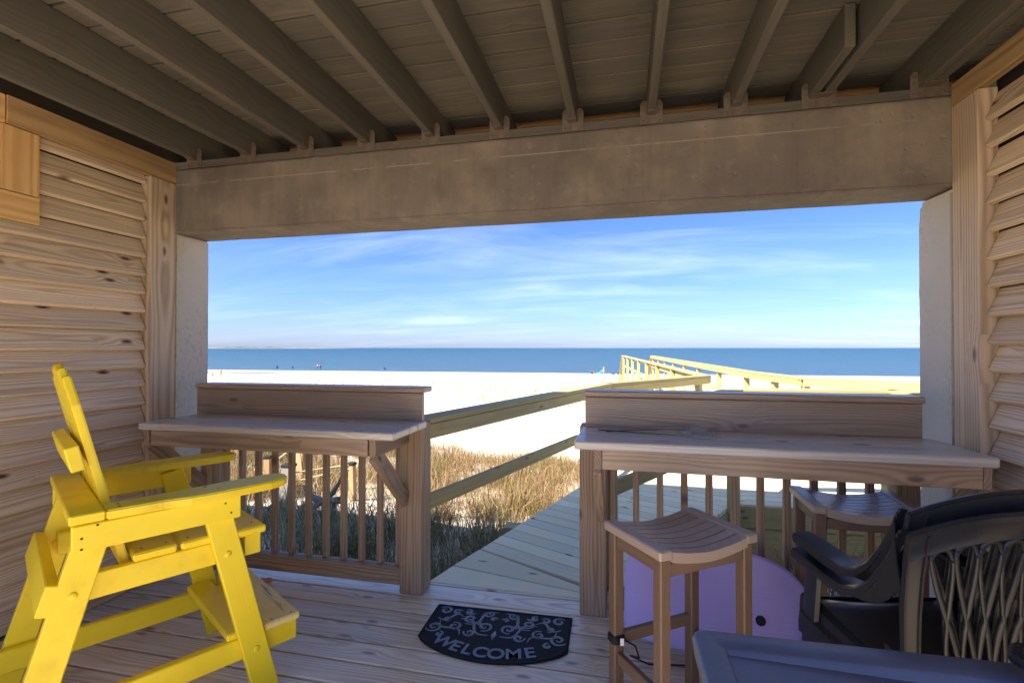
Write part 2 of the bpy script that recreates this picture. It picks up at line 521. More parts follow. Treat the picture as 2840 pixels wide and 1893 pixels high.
def boxb(name, parent, a, c, mat, bev=0.003, lab=None):
    """axis-aligned board between two corners; grain runs along its longest side"""
    a, c = Vector(a), Vector(c)
    d = [abs(c[i] - a[i]) for i in range(3)]
    m = (a + c) / 2
    i = d.index(max(d))
    rest = sorted([k for k in range(3) if k != i], key=lambda k: -d[k])
    ax = Vector([0, 0, 0]); ax[i] = d[i] / 2
    nr = Vector([0, 0, 0]); nr[rest[1]] = 1
    return plank(name, parent, m - ax, m + ax, d[rest[0]], d[rest[1]], nr, mat, bev, lab)


def mesh_obj(name, verts, faces, mat, parent=None, smooth=False, mtx=None):
    me = bpy.data.meshes.new(name)
    me.from_pydata([tuple(v) for v in verts], [], faces)
    me.update()
    for mm in (mat if isinstance(mat, (list, tuple)) else [mat]):
        me.materials.append(M[mm])
    if smooth:
        me.shade_smooth()
    return link(name, me, parent, mtx)


def bm_obj(name, bm, mat, parent=None, smooth=False, mtx=None):
    me = bpy.data.meshes.new(name)
    bm.to_mesh(me)
    bm.free()
    me.materials.append(M[mat])
    if smooth:
        me.shade_smooth()
    return link(name, me, parent, mtx)


def tube(bm, pts, r, seg=8, close=False, r2=None):
    """tube along pts; r may be a list; r2 = second radius (flat section)"""
    pts = [Vector(p) for p in pts]
    n = len(pts)
    rings = []
    up = Vector((0, 0, 1))
    for i, p in enumerate(pts):
        if close:
            d = pts[(i + 1) % n] - pts[i - 1]
        else:
            d = pts[min(i + 1, n - 1)] - pts[max(i - 1, 0)]
        d.normalize()
        a = d.cross(up)
        if a.length < 0.05:
            a = d.cross(Vector((1, 0, 0)))
        a.normalize()
        bb = a.cross(d).normalized()
        rr = r[i] if isinstance(r, (list, tuple)) else r
        r3 = r2 if r2 is not None else rr
        rings.append([bm.verts.new(p + a * math.cos(t) * rr + bb * math.sin(t) * r3) for t in [2 * math.pi * k / seg for k in range(seg)]])
    for i in range(n if close else n - 1):
        A, B = rings[i], rings[(i + 1) % n]
        for k in range(seg):
            bm.faces.new((A[k], A[(k + 1) % seg], B[(k + 1) % seg], B[k]))
    if not close:
        bm.faces.new(rings[0][::-1])
        bm.faces.new(rings[-1])


def tube_obj(name, pts, r, mat, parent=None, seg=8, close=False, r2=None, mtx=None):
    bm = bmesh.new()
    tube(bm, pts, r, seg, close, r2)
    bmesh.ops.recalc_face_normals(bm, faces=bm.faces[:])
    return bm_obj(name, bm, mat, parent, True, mtx)


def prism(name, poly, z0, z1, mat, parent=None, bev=0.0, mtx=None, smooth=False):
    bm = bmesh.new()
    f = bm.faces.new([bm.verts.new((x, y, z0)) for x, y in poly])
    r = bmesh.ops.extrude_face_region(bm, geom=[f])
    bmesh.ops.translate(bm, vec=(0, 0, z1 - z0), verts=[v for v in r['geom'] if isinstance(v, bmesh.types.BMVert)])
    bmesh.ops.recalc_face_normals(bm, faces=bm.faces[:])
    if bev:
        es = [e for e in bm.edges if abs(e.verts[0].co.z - e.verts[1].co.z) < 1e-6]
        bmesh.ops.bevel(bm, geom=es, offset=bev, segments=2, affect='EDGES', clamp_overlap=True)
    return bm_obj(name, bm, mat, parent, smooth, mtx)


def clip(poly, n, d):
    """keep the part of a 2D polygon where n.p <= d"""
    out = []
    for i in range(len(poly)):
        a, c = poly[i], poly[(i + 1) % len(poly)]
        da, dc = n[0] * a[0] + n[1] * a[1] - d, n[0] * c[0] + n[1] * c[1] - d
        if da <= 0: out.append(a)
        if (da < 0 < dc) or (dc < 0 < da):
            t = da / (da - dc)
            out.append((a[0] + t * (c[0] - a[0]), a[1] + t * (c[1] - a[1])))
    return out


def strip_boards(parent, region, ang, pitch, gap, z, th, mat, start=0.0, name='board', maxn=400):
    """deck boards of one direction clipped to a convex region; each an object with its grain along its length"""
    d = (math.cos(ang), math.sin(ang))
    nn = (-d[1], d[0])
    ds = [nn[0] * p[0] + nn[1] * p[1] for p in region]
    k = math.floor((min(ds) - start) / pitch)
    while start + k * pitch < max(ds):
        a = start + k * pitch + gap / 2
        c = start + (k + 1) * pitch - gap / 2
        k += 1
        pl = clip(clip(region, nn, c), (-nn[0], -nn[1]), -a)
        if len(pl) < 3: continue
        area = abs(sum(pl[i][0] * pl[(i + 1) % len(pl)][1] - pl[(i + 1) % len(pl)][0] * pl[i][1] for i in range(len(pl)))) / 2
        if area < 0.004: continue
        cx_, cy_ = sum(p[0] for p in pl) / len(pl), sum(p[1] for p in pl) / len(pl)
        loc = [((p[0] - cx_) * d[0] + (p[1] - cy_) * d[1], (p[0] - cx_) * nn[0] + (p[1] - cy_) * nn[1]) for p in pl]
        mt = Matrix.Translation((cx_, cy_, z)) @ Matrix.Rotation(ang, 4, 'Z')
        prism(name, loc, -th, 0.0015 * ((k * 7) % 5) / 5, mat, parent, 0.0035, mt)


def pz(tab, y):
    return float(np.interp(y, [a for a, _ in tab], [c for _, c in tab]))


# ------------------------------------------------------------------ ground, sea, far shore
GT = [(-60, -0.45), (3.2, -0.46), (4.5, -0.50), (6.5, -0.70), (9, -1.02), (12, -1.32), (25, -2.05), (50, -2.95), (90, -3.78), (104, -3.99), (108, -4.1), (120, -4.5), (300, -9)]
GY = np.array([a for a, _ in GT]); GZ = np.array([c for _, c in GT])


def ground(x, y):
    # the waterline runs slightly askew and there is a low wet flat to the left
    ye = y - 0.035 * (x + 30) * np.clip((y - 60) / 40, 0, 1)
    z = np.interp(ye, GY, GZ)
    z = z + 0.07 * np.sin(x * 0.9 + y * 0.35) * np.sin(y * 0.8 - x * 0.2) * np.clip((y - 3) / 3, 0, 1) * np.clip((60 - y) / 40, 0, 1)
    z = z + 0.12 * np.sin(x * 0.13 + 1.0) * np.sin(y * 0.16 + x * 0.05) * np.clip((y - 12) / 15, 0, 1) * np.clip((85 - y) / 20, 0, 1)
    dip = np.exp(-((y - 92 - 0.05 * (x + 80)) / 3.6) ** 2) * np.clip((-x - 62) / 18, 0, 1)
    return z - 0.62 * dip


def gz(x, y):
    return float(ground(np.array(float(x)), np.array(float(y))))


xs = np.sinh(np.linspace(-5.0, 5.0, 300)) * 3.2
ys = np.concatenate([np.linspace(-60, 0, 12)[:-1], np.linspace(0, 14, 120)[:-1], 14 * np.exp(np.linspace(0, math.log(300 / 14), 190))])
X, Y = np.meshgrid(xs, ys)
Z = ground(X, Y)
V = np.stack([X.ravel(), Y.ravel(), Z.ravel()], 1)
nx, ny = len(xs), len(ys)
ii = (np.arange(ny - 1)[:, None] * nx + np.arange(nx - 1)[None, :]).ravel()
Fq = np.stack([ii, ii + 1, ii + nx + 1, ii + nx], 1)


def np_mesh(name, V, F, mat, parent=None, smooth=True):
    me = bpy.data.meshes.new(name)
    me.vertices.add(len(V))
    me.vertices.foreach_set('co', np.asarray(V, dtype=np.float32).ravel())
    k = F.shape[1]
    me.loops.add(F.size)
    me.loops.foreach_set('vertex_index', F.ravel().astype(np.int32))
    me.polygons.add(len(F))
    me.polygons.foreach_set('loop_start', np.arange(0, F.size, k, dtype=np.int32))
    me.polygons.foreach_set('use_smooth', np.full(len(F), smooth))
    me.update()
    me.validate()
    me.materials.append(M[mat])
    return link(name, me, parent)


tag(np_mesh('ground', V, Fq, 'sand'), kind='structure')
SEA = -4.1
tag(mesh_obj('sea', [(-26000, 60, SEA), (26000, 60, SEA), (26000, 30000, SEA), (-26000, 30000, SEA)], [(0, 1, 2, 3)], 'sea'), kind='structure')

# far low coast on the left of the horizon: sand foot with a ragged line of scrub
fs = empty('distant_shore', kind='structure')
rr_ = random.Random(3)
D = 4200.0
pts = [(-0.975 + i * (0.975 - 0.60) / 240) for i in range(241)]
for nm, z0, zf, mt_, dy in (('sand_strip', SEA - 1, lambda t: 2.2 * min(1, (1 - t) * 5) - 3.5, 'sand', 0), ('scrub_line', SEA, None, 'scrub', 60)):
    vs, fc = [], []
    hcur = 6.0
    for i, s_ in enumerate(pts):
        t = i / 240
        if zf:
            zt = zf(t)
        else:
            hcur += rr_.uniform(-2.2, 2.2); hcur = min(max(hcur, 3.0), 12)
            zt = SEA + 1.0 + hcur * (1.0 if t < 0.75 else max(0.12, (1 - t) * 2.0)) * (0.35 + 0.65 * min(1, t * 6))
        x_ = s_ * (D + dy)
        vs += [(x_, D + dy, z0), (x_, D + dy, zt), (x_, D + dy + 40, z0)]
        if i:
            a = 3 * (i - 1)
            fc += [(a, a + 3, a + 4, a + 1), (a + 1, a + 4, a + 5, a + 2)]
    mesh_obj(nm, vs, fc, mt_, fs)

# ------------------------------------------------------------------ porch floor
floor = empty('deck_floor', kind='structure')
ye = 2.812
k = 0
boxb('rim_board', floor, (-3.4, 2.818, -0.20), (2.6, 2.838, -0.002), 'deck', 0.002)
edges = [2.812, 2.652, 2.487, 2.338, 2.190]
while edges[-1] > -3.0:
    edges.append(edges[-1] - 0.149)
for i in range(len(edges) - 1):
    hi, lo = edges[i], edges[i + 1]
    cut = (-3.4, 2.6) if i % 3 else (-3.4, 2.6)
    boxb('board', floor, (cut[0], lo + 0.0065, -0.036), (cut[1], hi - 0.0065, 0.0015 * (i % 3) / 2), 'deck', 0.0045)
for x_ in np.arange(-3.2, 2.6, 0.61):
    boxb('floor_joist', floor, (x_, -3.0, -0.22), (x_ + 0.038, 2.80, -0.038), 'joist', 0)

# ------------------------------------------------------------------ upper deck: joists, boards, rim, hangers
up = empty('upper_deck', kind='structure')
JB, JT = 2.6266, 2.811
jx = [-0.655 + kk * 0.4064 for kk in range(-16, 17)]
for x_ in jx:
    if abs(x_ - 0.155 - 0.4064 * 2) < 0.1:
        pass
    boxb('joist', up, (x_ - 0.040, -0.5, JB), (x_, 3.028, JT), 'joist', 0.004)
# sister pieces beside two joists
boxb('joist', up, (0.871, 2.24, JB + 0.004), (0.911, 3.02, JT - 0.004), 'joist', 0.004, 'short sister piece bolted beside a joist')
boxb('joist', up, (1.382, -0.5, JB + 0.002), (1.420, 3.02, JT - 0.002), 'joist', 0.004)
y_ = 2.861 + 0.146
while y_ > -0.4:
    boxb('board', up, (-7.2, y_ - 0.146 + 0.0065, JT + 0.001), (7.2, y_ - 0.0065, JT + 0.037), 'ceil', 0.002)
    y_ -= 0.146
boxb('rim_joist', up, (-7.2, 3.030, JB), (7.2, 3.068, JT), 'rim', 0.003)
boxb('fascia', up, (-7.2, 3.070, JB - 0.03), (7.2, 3.090, JT + 0.045), 'rim', 0.003)
boxb('gap_blackout', up, (-7.2, -0.5, JT + 0.040), (7.2, 3.088, JT + 0.052), 'blackout', 0)  # added dark sheet, keeps daylight out of the board gaps
bm = bmesh.new()


def bm_box(bm, a, c):
    a, c = Vector(a), Vector(c)
    r = bmesh.ops.create_cube(bm, size=1.0)
    bmesh.ops.scale(bm, vec=[abs(c[i] - a[i]) for i in range(3)], verts=r['verts'])
    bmesh.ops.translate(bm, vec=(a + c) / 2, verts=r['verts'])


def hanger(wd):
    bm = bmesh.new()
    h = wd / 2
    z0, z1, zj = -0.048, 0.072, 0.0
    # outline with chamfered ears, as one U-shaped plate
    prof = [(-h - 0.036, z0), (h + 0.036, z0), (h + 0.036, z1 - 0.018), (h + 0.024, z1), (h + 0.004, z1), (h + 0.003, zj - 0.002), (-h - 0.003, zj - 0.002), (-h - 0.004, z1), (-h - 0.024, z1), (-h - 0.036, z1 - 0.018)]
    q4 = [[0, 1, 5, 6], [1, 2, 3, 4, 5], [0, 6, 7, 8, 9]]
    fr = [bm.verts.new((x, -0.003, z)) for x, z in prof]
    bk = [bm.verts.new((x, 0.0, z)) for x, z in prof]
    for f in q4:
        bm.faces.new([fr[i] for i in f])
        bm.faces.new([bk[i] for i in f[::-1]])
    n = len(prof)
    for i in range(n):
        bm.faces.new((fr[i], bk[i], bk[(i + 1) % n], fr[(i + 1) % n]))
    # stirrup under the joist and its two side straps
    bm_box(bm, (-h - 0.002, -0.055, -0.0035), (h + 0.002, -0.003, -0.0005))
    for s in (-1, 1):
        bm_box(bm, (s * (h + 0.0005) , -0.055, -0.003), (s * (h + 0.0030), -0.003, 0.055))
        for zz in (0.02, 0.05, -0.03):
            bm_box(bm, (s * (h + 0.022) - 0.004, -0.008, zz - 0.004), (s * (h + 0.022) + 0.004, -0.003, zz + 0.004))
    bmesh.ops.recalc_face_normals(bm, faces=bm.faces[:])
    me = bpy.data.meshes.new('joist_hanger')
    bm.to_mesh(me); bm.free()
    me.materials.append(M['galv'])
    return me


hm, hm2 = hanger(0.040), hanger(0.082)
for x_ in jx:
    if -3.2 < x_ < 1.6:
        dbl = abs(x_ - 0.9706) < 0.02
        if abs(x_ - 1.377) < 0.02:
            o = link('joist_hanger', hm2, up, Matrix.Translation((x_ + 0.002, 2.6605, JB)))
        elif dbl:
            o = link('joist_hanger', hm2, up, Matrix.Translation((x_ - 0.05, 2.6605, JB)))
        else:
            o = link('joist_hanger', hm, up, Matrix.Translation((x_ - 0.020, 2.6605, JB)))
boxb('sill_plate', up, (-3.3, 2.6625, 2.5795), (2.0, 2.935, 2.6245), 'joist', 0.003)

# storey above, unseen: blocks shaped and stepped to set where its shadow falls
hs_ = empty('upper_storey', kind='structure')
boxb('storey_shadow_mass', hs_, (-4.9, -0.5, 2.90), (7.2, 1.46, 5.95), 'siding', 0)
boxb('storey_shadow_mass', hs_, (-7.2, -0.5, 2.90), (-4.902, 0.80, 5.95), 'siding', 0)

# ------------------------------------------------------------------ concrete frame
XL, XR, Y0, Y1, ZB, ZT = -2.855, 1.467, 2.6635, 2.9416, 2.1641, 2.5778


def rough_block(name, a, c, mat, cuts, amp, label, cat, chips=()):
    a, c = Vector(a), Vector(c)
    bm = bmesh.new()
    bmesh.ops.create_cube(bm, size=1.0)
    bmesh.ops.scale(bm, vec=c - a, verts=bm.verts)
    bmesh.ops.translate(bm, vec=(a + c) / 2, verts=bm.verts)
    bmesh.ops.bevel(bm, geom=bm.edges[:], offset=0.012, segments=2, affect='EDGES')
    d = c - a
    i = max(range(3), key=lambda k: d[k])
    for s_ in np.linspace(a[i], c[i], cuts)[1:-1]:
        n_ = Vector((0, 0, 0)); n_[i] = 1
        co = Vector((a + c) / 2); co[i] = s_
        bmesh.ops.bisect_plane(bm, geom=bm.verts[:] + bm.edges[:] + bm.faces[:], plane_co=co, plane_no=n_)
    for v in bm.verts:
        nv = noise.noise_vector(v.co * 3.0) * amp + noise.noise_vector(v.co * 14.0) * amp * 0.6
        v.co += nv
        for (p, r, dep) in chips:
            dd = (v.co - Vector(p)).length
            if dd < r:
                v.co += ((a + c) / 2 - v.co).normalized() * dep * (1 - dd / r) * (0.7 + 0.6 * noise.noise(v.co * 40))
    o = bm_obj(name, bm, mat, None)
    return tag(o, label, cat)


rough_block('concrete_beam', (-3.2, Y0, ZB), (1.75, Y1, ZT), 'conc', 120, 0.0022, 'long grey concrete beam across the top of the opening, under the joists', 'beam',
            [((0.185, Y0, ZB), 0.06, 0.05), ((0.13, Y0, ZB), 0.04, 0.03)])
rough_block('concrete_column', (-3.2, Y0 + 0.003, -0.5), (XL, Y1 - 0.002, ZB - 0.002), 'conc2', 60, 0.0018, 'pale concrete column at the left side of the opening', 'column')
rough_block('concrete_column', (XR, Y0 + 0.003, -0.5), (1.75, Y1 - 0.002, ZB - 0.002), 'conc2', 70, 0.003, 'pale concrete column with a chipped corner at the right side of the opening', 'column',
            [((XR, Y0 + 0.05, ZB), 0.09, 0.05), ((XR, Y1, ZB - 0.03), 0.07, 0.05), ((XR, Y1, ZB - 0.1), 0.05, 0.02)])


# ------------------------------------------------------------------ louvred side walls
def louver_wall(side, label):
    """side -1 left, +1 right; inner plane of the frame at xi"""
    s = side
    xi = -2.79 if s < 0 else 1.467
    rt = empty('louvered_wall', (xi, 1.0, 0), label=label, cat='wall')
    YB = 0.0 if s < 0 else 0.4
    wy = lambda y: y - 1.0
    ax = lambda x: s * x         # outward distance
    yt0, yt1 = (2.433, 2.606) if s < 0 else (2.489, 2.661)
    zt0, zt1 = (2.46, 2.592) if s < 0 else (2.523, 2.655)
    zt1 = min(zt1, JB - 0.004)
    boxb('trim_post', rt, (ax(0.0), wy(yt0), 0.0), (ax(0.075), wy(yt1), zt0 - 0.002), 'trim', 0.003)
    boxb('top_rail', rt, (ax(-0.002), wy(1.715 if s < 0 else YB), zt0), (ax(0.040), wy(yt1), zt1), 'railbrown', 0.003)
    boxb('trim_post', rt, (ax(0.004), wy(YB), 0.0), (ax(0.075), wy(YB + 0.14), zt0 - 0.002), 'trim', 0.003)
    boxb('bottom_rail', rt, (ax(0.03), wy(YB + 0.14), 0.003), (ax(0.068), wy(yt0) - 0.002, 0.055), 'louver', 0.003)
    pitch = 0.1108 if s < 0 else 0.1186
    zb0 = 1.077 if s < 0 else 1.431 * 1.0
    zb0 = 1.077 - pitch * 9 if s < 0 else 1.4315 - pitch * 12
    off = 0.035
    tilt = R(24)
    wd = 0.117 if s < 0 else 0.125
    kk = 0
    while True:
        zb = zb0 + kk * pitch
        if zb > zt0 - 0.03: break
        dz, dx = wd * math.cos(tilt), wd * math.sin(tilt)
        zc, xc = zb + dz / 2, off + dx / 2
        jit = rnd.uniform(-0.004, 0.004)
        n_ = Vector((s * math.cos(tilt), 0, math.sin(tilt) )) 
        # lower edge close to the room, upper edge leaning outward
        ylo = YB + 0.145
        if zb + dz < zt0 + 0.14:
            plank('louver', rt, (ax(xc), wy(ylo), zc + jit), (ax(xc), wy(yt0) - 0.003, zc + jit * 0.3 + rnd.uniform(-0.003, 0.003)), wd, 0.028,
                  Vector((s * math.cos(tilt), 0, -math.sin(tilt))), 'louver', 0.004)
        kk += 1
    boxb('louver_blackout', rt, (ax(0.100), wy(YB + 0.02), 0.0), (ax(0.110), wy(yt0 + 0.05), zt0 + 0.05), 'dark_wall', 0)  # added dark sheet, stops outside light so the louver gaps go black
    # studs behind the louvres
    if s < 0: boxb('back_stud', rt, (ax(0.115), wy(0.6), 0.0), (ax(0.15), wy(0.69), zt0), 'louver', 0.003)
    boxb('back_stud', rt, (ax(0.115), wy(1.62), 0.0), (ax(0.15), wy(1.70), zt0), 'louver', 0.003)
    if s < 0:
        xx = -0.022
        boxb('opening_trim', rt, (xx + 0.0, wy(1.700), 2.152), (xx + 0.018, wy(1.853), 2.456), 'trim_new', 0.003)
        boxb('opening_trim', rt, (xx - 0.0, wy(0.30), 2.016), (xx + 0.018, wy(1.855), 2.148), 'trim_new', 0.003)
        boxb('opening_trim', rt, (xx + 0.0, wy(0.30), 2.459), (xx + 0.018, wy(1.713), 2.590), 'trim_new', 0.003)
        boxb('window_frame', rt, (xx - 0.05, wy(0.3), 2.160), (xx - 0.012, wy(1.690), 2.21), 'dark_wall', 0.002)
        boxb('window_frame', rt, (xx - 0.05, wy(1.66), 2.215), (xx - 0.012, wy(1.695), 2.45), 'dark_wall', 0.002)
    return rt


louver_wall(-1, 'left wall of pale knotty wooden louvers behind the yellow chair')
louver_wall(1, 'right wall of wooden louvers beyond the bar counter and black chairs')


# ------------------------------------------------------------------ bar counters with balustrade
def counter(x0, x1, post_x, sx0, sx1, label, bal, rail_x, brace_xs, p44, side):
    rt = empty('bar_counter', ((x0 + x1) / 2, 2.45, 0), label=label, cat='bar counter')
    ox = (x0 + x1) / 2
    B = lambda nm, a, c, mt, bv=0.004, lab=None: boxb(nm, rt, (a[0] - ox, a[1] - 2.45, a[2]), (c[0] - ox, c[1] - 2.45, c[2]), mt, bv, lab)
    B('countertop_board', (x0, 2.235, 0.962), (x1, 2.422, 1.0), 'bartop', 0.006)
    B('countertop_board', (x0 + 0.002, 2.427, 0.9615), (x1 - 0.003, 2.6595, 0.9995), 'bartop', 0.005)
    B('backsplash', (sx0, 2.660, 0.997), (sx1, 2.697, 1.156), 'bar', 0.004)
    B('splash_cap', (sx0 - 0.008, 2.652, 1.158), (sx1 + 0.010, 2.790, 1.190), 'bar', 0.006)
    ap0, ap1 = (x0 + 0.055, x1 - 0.155) if side < 0 else (x0 + 0.122, x1 - 0.036)
    B('apron', (ap0, 2.262, 0.872), (ap1, 2.298, 0.960), 'bar', 0.003)
    B('top_rail', (rail_x[0], 2.682, 0.905), (rail_x[1], 2.72, 0.995), 'post', 0.003)
    for bx_ in brace_xs:
        B('bracket_arm', (bx_, 2.262, 0.870), (bx_ + 0.036, 2.656, 0.960), 'post', 0.003)
        x_ = bx_ + 0.018 - ox
        plank('brace', rt, (x_, 2.285 - 2.45, 0.885), (x_, 2.650 - 2.45, 0.545), 0.088, 0.034, (1, 0, 0), 'post', 0.003)
    B('post', (post_x, 2.66, 0.0), (post_x + 0.14, 2.797, 0.985), 'post', 0.006)
    B('post_cap', (post_x + 0.002, 2.662, 0.987), (post_x + 0.144, 2.80, 1.0), 'post', 0.003)
    if p44:
        B('post', p44[0], p44[1], 'post', 0.004)
    B('bottom_rail', (rail_x[0], 2.668, 0.045), (rail_x[1], 2.706, 0.140), 'post', 0.004)
    for b_ in bal:
        B('baluster', (b_, 2.708, 0.020 if False else 0.142 - 0.0), (b_ + 0.032, 2.742, 0.96), 'post', 0.003)
    B('bottom_rail', (rail_x[0], 2.708, 0.10), (rail_x[1], 2.742, 0.140), 'post', 0.003)
    return rt


balL = [-2.525 + i * 0.1205 for i in range(11)]
c1_ = counter(-2.64, -1.10, -1.272, -2.678, -1.132, 'short bar counter with backsplash left of the gap, yellow chair before it', balL, (-2.55, -1.274), (-2.63, -1.245), ((-2.65, 2.662, 0.0), (-2.56, 2.752, 0.96)), -1)
balR = [-0.08 + i * 0.1215 for i in range(11)]
c2_ = counter(-0.222, 1.382, -0.236, -0.205, 1.343, 'long bar counter with backsplash right of the gap, two stools before it', balR, (-0.094, 1.24), (-0.137, 1.336), ((1.243, 2.662, 0.0), (1.335, 2.752, 0.96)), 1)

# ------------------------------------------------------------------ walkway beyond the gap
wk = empty('walkway', kind='structure')
regA = [(-1.165, 2.842), (-0.165, 6.02), (1.30, 8.16), (0.95, 4.85), (-0.10, 2.842)]
# two tapering boards, then straight ones
prism('board', [(-1.165, 2.842), (-1.095, 3.080), (-0.10, 2.875), (-0.10, 2.842)], -0.036, 0, 'new', wk, 0.003)
prism('board', [(-1.093, 3.088), (-1.000, 3.372), (-0.10, 2.900), (-0.10, 2.882)], -0.036, 0.001, 'new', wk, 0.003)
ang = math.atan(-0.47)
nn_ = (-math.sin(ang), math.cos(ang))
d0 = nn_[0] * -0.9985 + nn_[1] * 3.380
rest = clip(regA, (-nn_[0], -nn_[1]), -d0)
strip_boards(wk, rest, ang, 0.1462, 0.007, 0.0, 0.036, 'new', start=d0)
regB = [(0.958, 4.85), (1.308, 8.15), (2.45, 7.80), (4.6, 6.3), (4.6, 4.95)]
strip_boards(wk, regB, R(2.0), 0.1462, 0.007, 0.0, 0.036, 'new', start=4.82)
regC = [(2.36, 2.95), (2.36, 4.875), (4.6, 4.945), (4.6, 2.95)]
strip_boards(wk, regC, R(0), 0.1462, 0.007, 0.0, 0.036, 'new', start=2.95)
for (a, c, z0, z1) in (((0.95, 4.838), (2.345, 4.885), -0.20, -0.004), ((0.97, 4.85), (2.345, 4.90), -0.385, -0.205)):
    plank('fascia', wk, (a[0], a[1], (z0 + z1) / 2), (c[0], c[1], (z0 + z1) / 2), z1 - z0 - 0.004, 0.034, (0, 1, 0), 'newrail', 0.003)
plank('fascia', wk, (-0.06, 2.87, -0.13), (0.935, 4.83, -0.13), 0.184, 0.034, (1, -0.5, 0), 'newrail', 0.003)
plank('fascia', wk, (-1.19, 2.86, -0.13), (-0.19, 6.02, -0.13), 0.184, 0.034, (1, -0.3, 0), 'newrail', 0.003)
for (x_, y_2) in ((-0.9, 4.0), (-0.3, 5.7), (1.0, 5.05), (2.25, 5.1), (1.25, 7.8), (2.3, 7.6)):
    boxb('pile', wk, (x_ - 0.07, y_2 - 0.07, gz(x_, y_2) - 0.3), (x_ + 0.07, y_2 + 0.07, -0.04), 'newrail', 0.004)

RZ = 1.0


def railing(name, pts, label, mid=True, posts=(), top_z=None, side=1, group=None, mat='newrail', pw=0.089, zpost=None, cat='railing', board=True):
    """handrail run: flat cap, board under it on the walk side, optional mid rail, posts at fractions of each leg"""
    rt = empty(name, (pts[0][0], pts[0][1], 0), label=label, cat=cat)
    o = Vector((pts[0][0], pts[0][1], 0))
    P = [Vector(p) for p in pts]
    for i in range(len(P) - 1):
        a, c = P[i], P[i + 1]
        d = (c - a)
        h2 = Vector((d.x, d.y, 0)).normalized()
        n = Vector((h2.y, -h2.x, 0)) * side        # towards the walk
        ext = h2 * (0.0 if i == 0 else 0.04)
        plank('handrail', rt, a - o - ext - Vector((0, 0, 0.018)), c - o - Vector((0, 0, 0.018)) + (h2 * 0.03 if i < len(P) - 2 else h2 * 0), 0.140, 0.034, (0, 0, 1), mat, 0.004)
        if board:
            plank('rail_board', rt, a - o + n * 0.050 + Vector((0, 0, -0.082)), c - o + n * 0.050 + Vector((0, 0, -0.082)), 0.088, 0.034, n, mat, 0.003)
        if mid:
            plank('mid_rail', rt, a - o + n * 0.050 + Vector((0, 0, -mid)), c - o + n * 0.050 + Vector((0, 0, -mid)), 0.088, 0.034, n, mat, 0.003)
        for f_ in posts[i]:
            p = a.lerp(c, f_)
            zb = gz(p.x, p.y) - 0.2 if zpost is None else zpost
            pl = p - o - n * 0.012 + h2 * (0.0)
            plank('post', rt, (pl.x, pl.y, zb), (pl.x, pl.y, p.z - 0.037), pw, pw, n, mat, 0.004)
    return rt


railing('walkway_railing', [(-1.195, 2.80, RZ), (-0.205, 6.03, RZ), (1.235, 8.13, RZ)],
        'olive-toned new wood railing leading from the left counter post out to the bend', 0.50, ((0.985,), (0.90,)))
nb_ = 8
railing('walkway_railing', [(1.20, 8.22, 1.0), (-0.07, 24.6, 1.05)],
        'sunlit railing on the left side of the long straight boardwalk to the beach', 0.5, (tuple(0.03 + i * 0.135 for i in range(8)),))
railing('walkway_railing', [(1.28, 24.6, 1.05), (2.20, 9.7, 1.0), (2.50, 7.80, 1.0), (3.52, 6.98, 1.0), (4.70, 6.10, 1.0)],
        'sunlit railing on the right side of the boardwalk, running in behind the right column', 0.5,
        ((0.02, 0.15, 0.28, 0.42, 0.56, 0.70, 0.85, 0.985), (0.5, 0.99), (0.45,), (0.5,)), side=1)
railing('walkway_railing', [(-0.11, 2.89, 1.04), (0.98, 4.83, 1.05), (2.30, 5.01, 1.05), (2.36, 4.6, 1.05), (2.37, 3.1, 1.05)],
        'shaded railing round the inner side of the walkway, just past the right counter', 0.47, ((0.0, 0.95), (0.97,), (), (0.5,)), side=-1)
# stair rails falling to the beach
for xx, lab in ((-0.07, 'short sloping stair rail at the left far end of the boardwalk'), (1.28, 'short sloping stair rail at the right far end of the boardwalk')):
    railing('stair_railing', [(xx - 0.01, 24.68, 1.05), (xx - 0.22, 27.0, -0.6)], lab, 0.42, ((0.55, 0.97),), board=False)
bw = empty('boardwalk', kind='structure')
regD = [(1.27, 8.17), (-0.02, 24.6), (1.24, 24.6), (2.13, 9.7), (2.43, 7.83)]
strip_boards(bw, regD, R(4.0), 0.1462, 0.006, 0.0, 0.036, 'new', start=0.0)
plank('fascia', bw, (1.23, 8.25, -0.13), (-0.04, 24.6, -0.13), 0.184, 0.036, (1, 0.07, 0), 'newrail')
plank('fascia', bw, (2.17, 9.7, -0.13), (1.27, 24.6, -0.13), 0.184, 0.036, (1, 0.05, 0), 'newrail')
for i in range(8):
    z_t = -0.18 * (i + 1)
    boxb('stair_tread', bw, (-0.12, 24.65 + i * 0.28, z_t - 0.04), (1.20, 24.91 + i * 0.28, z_t), 'newrail')


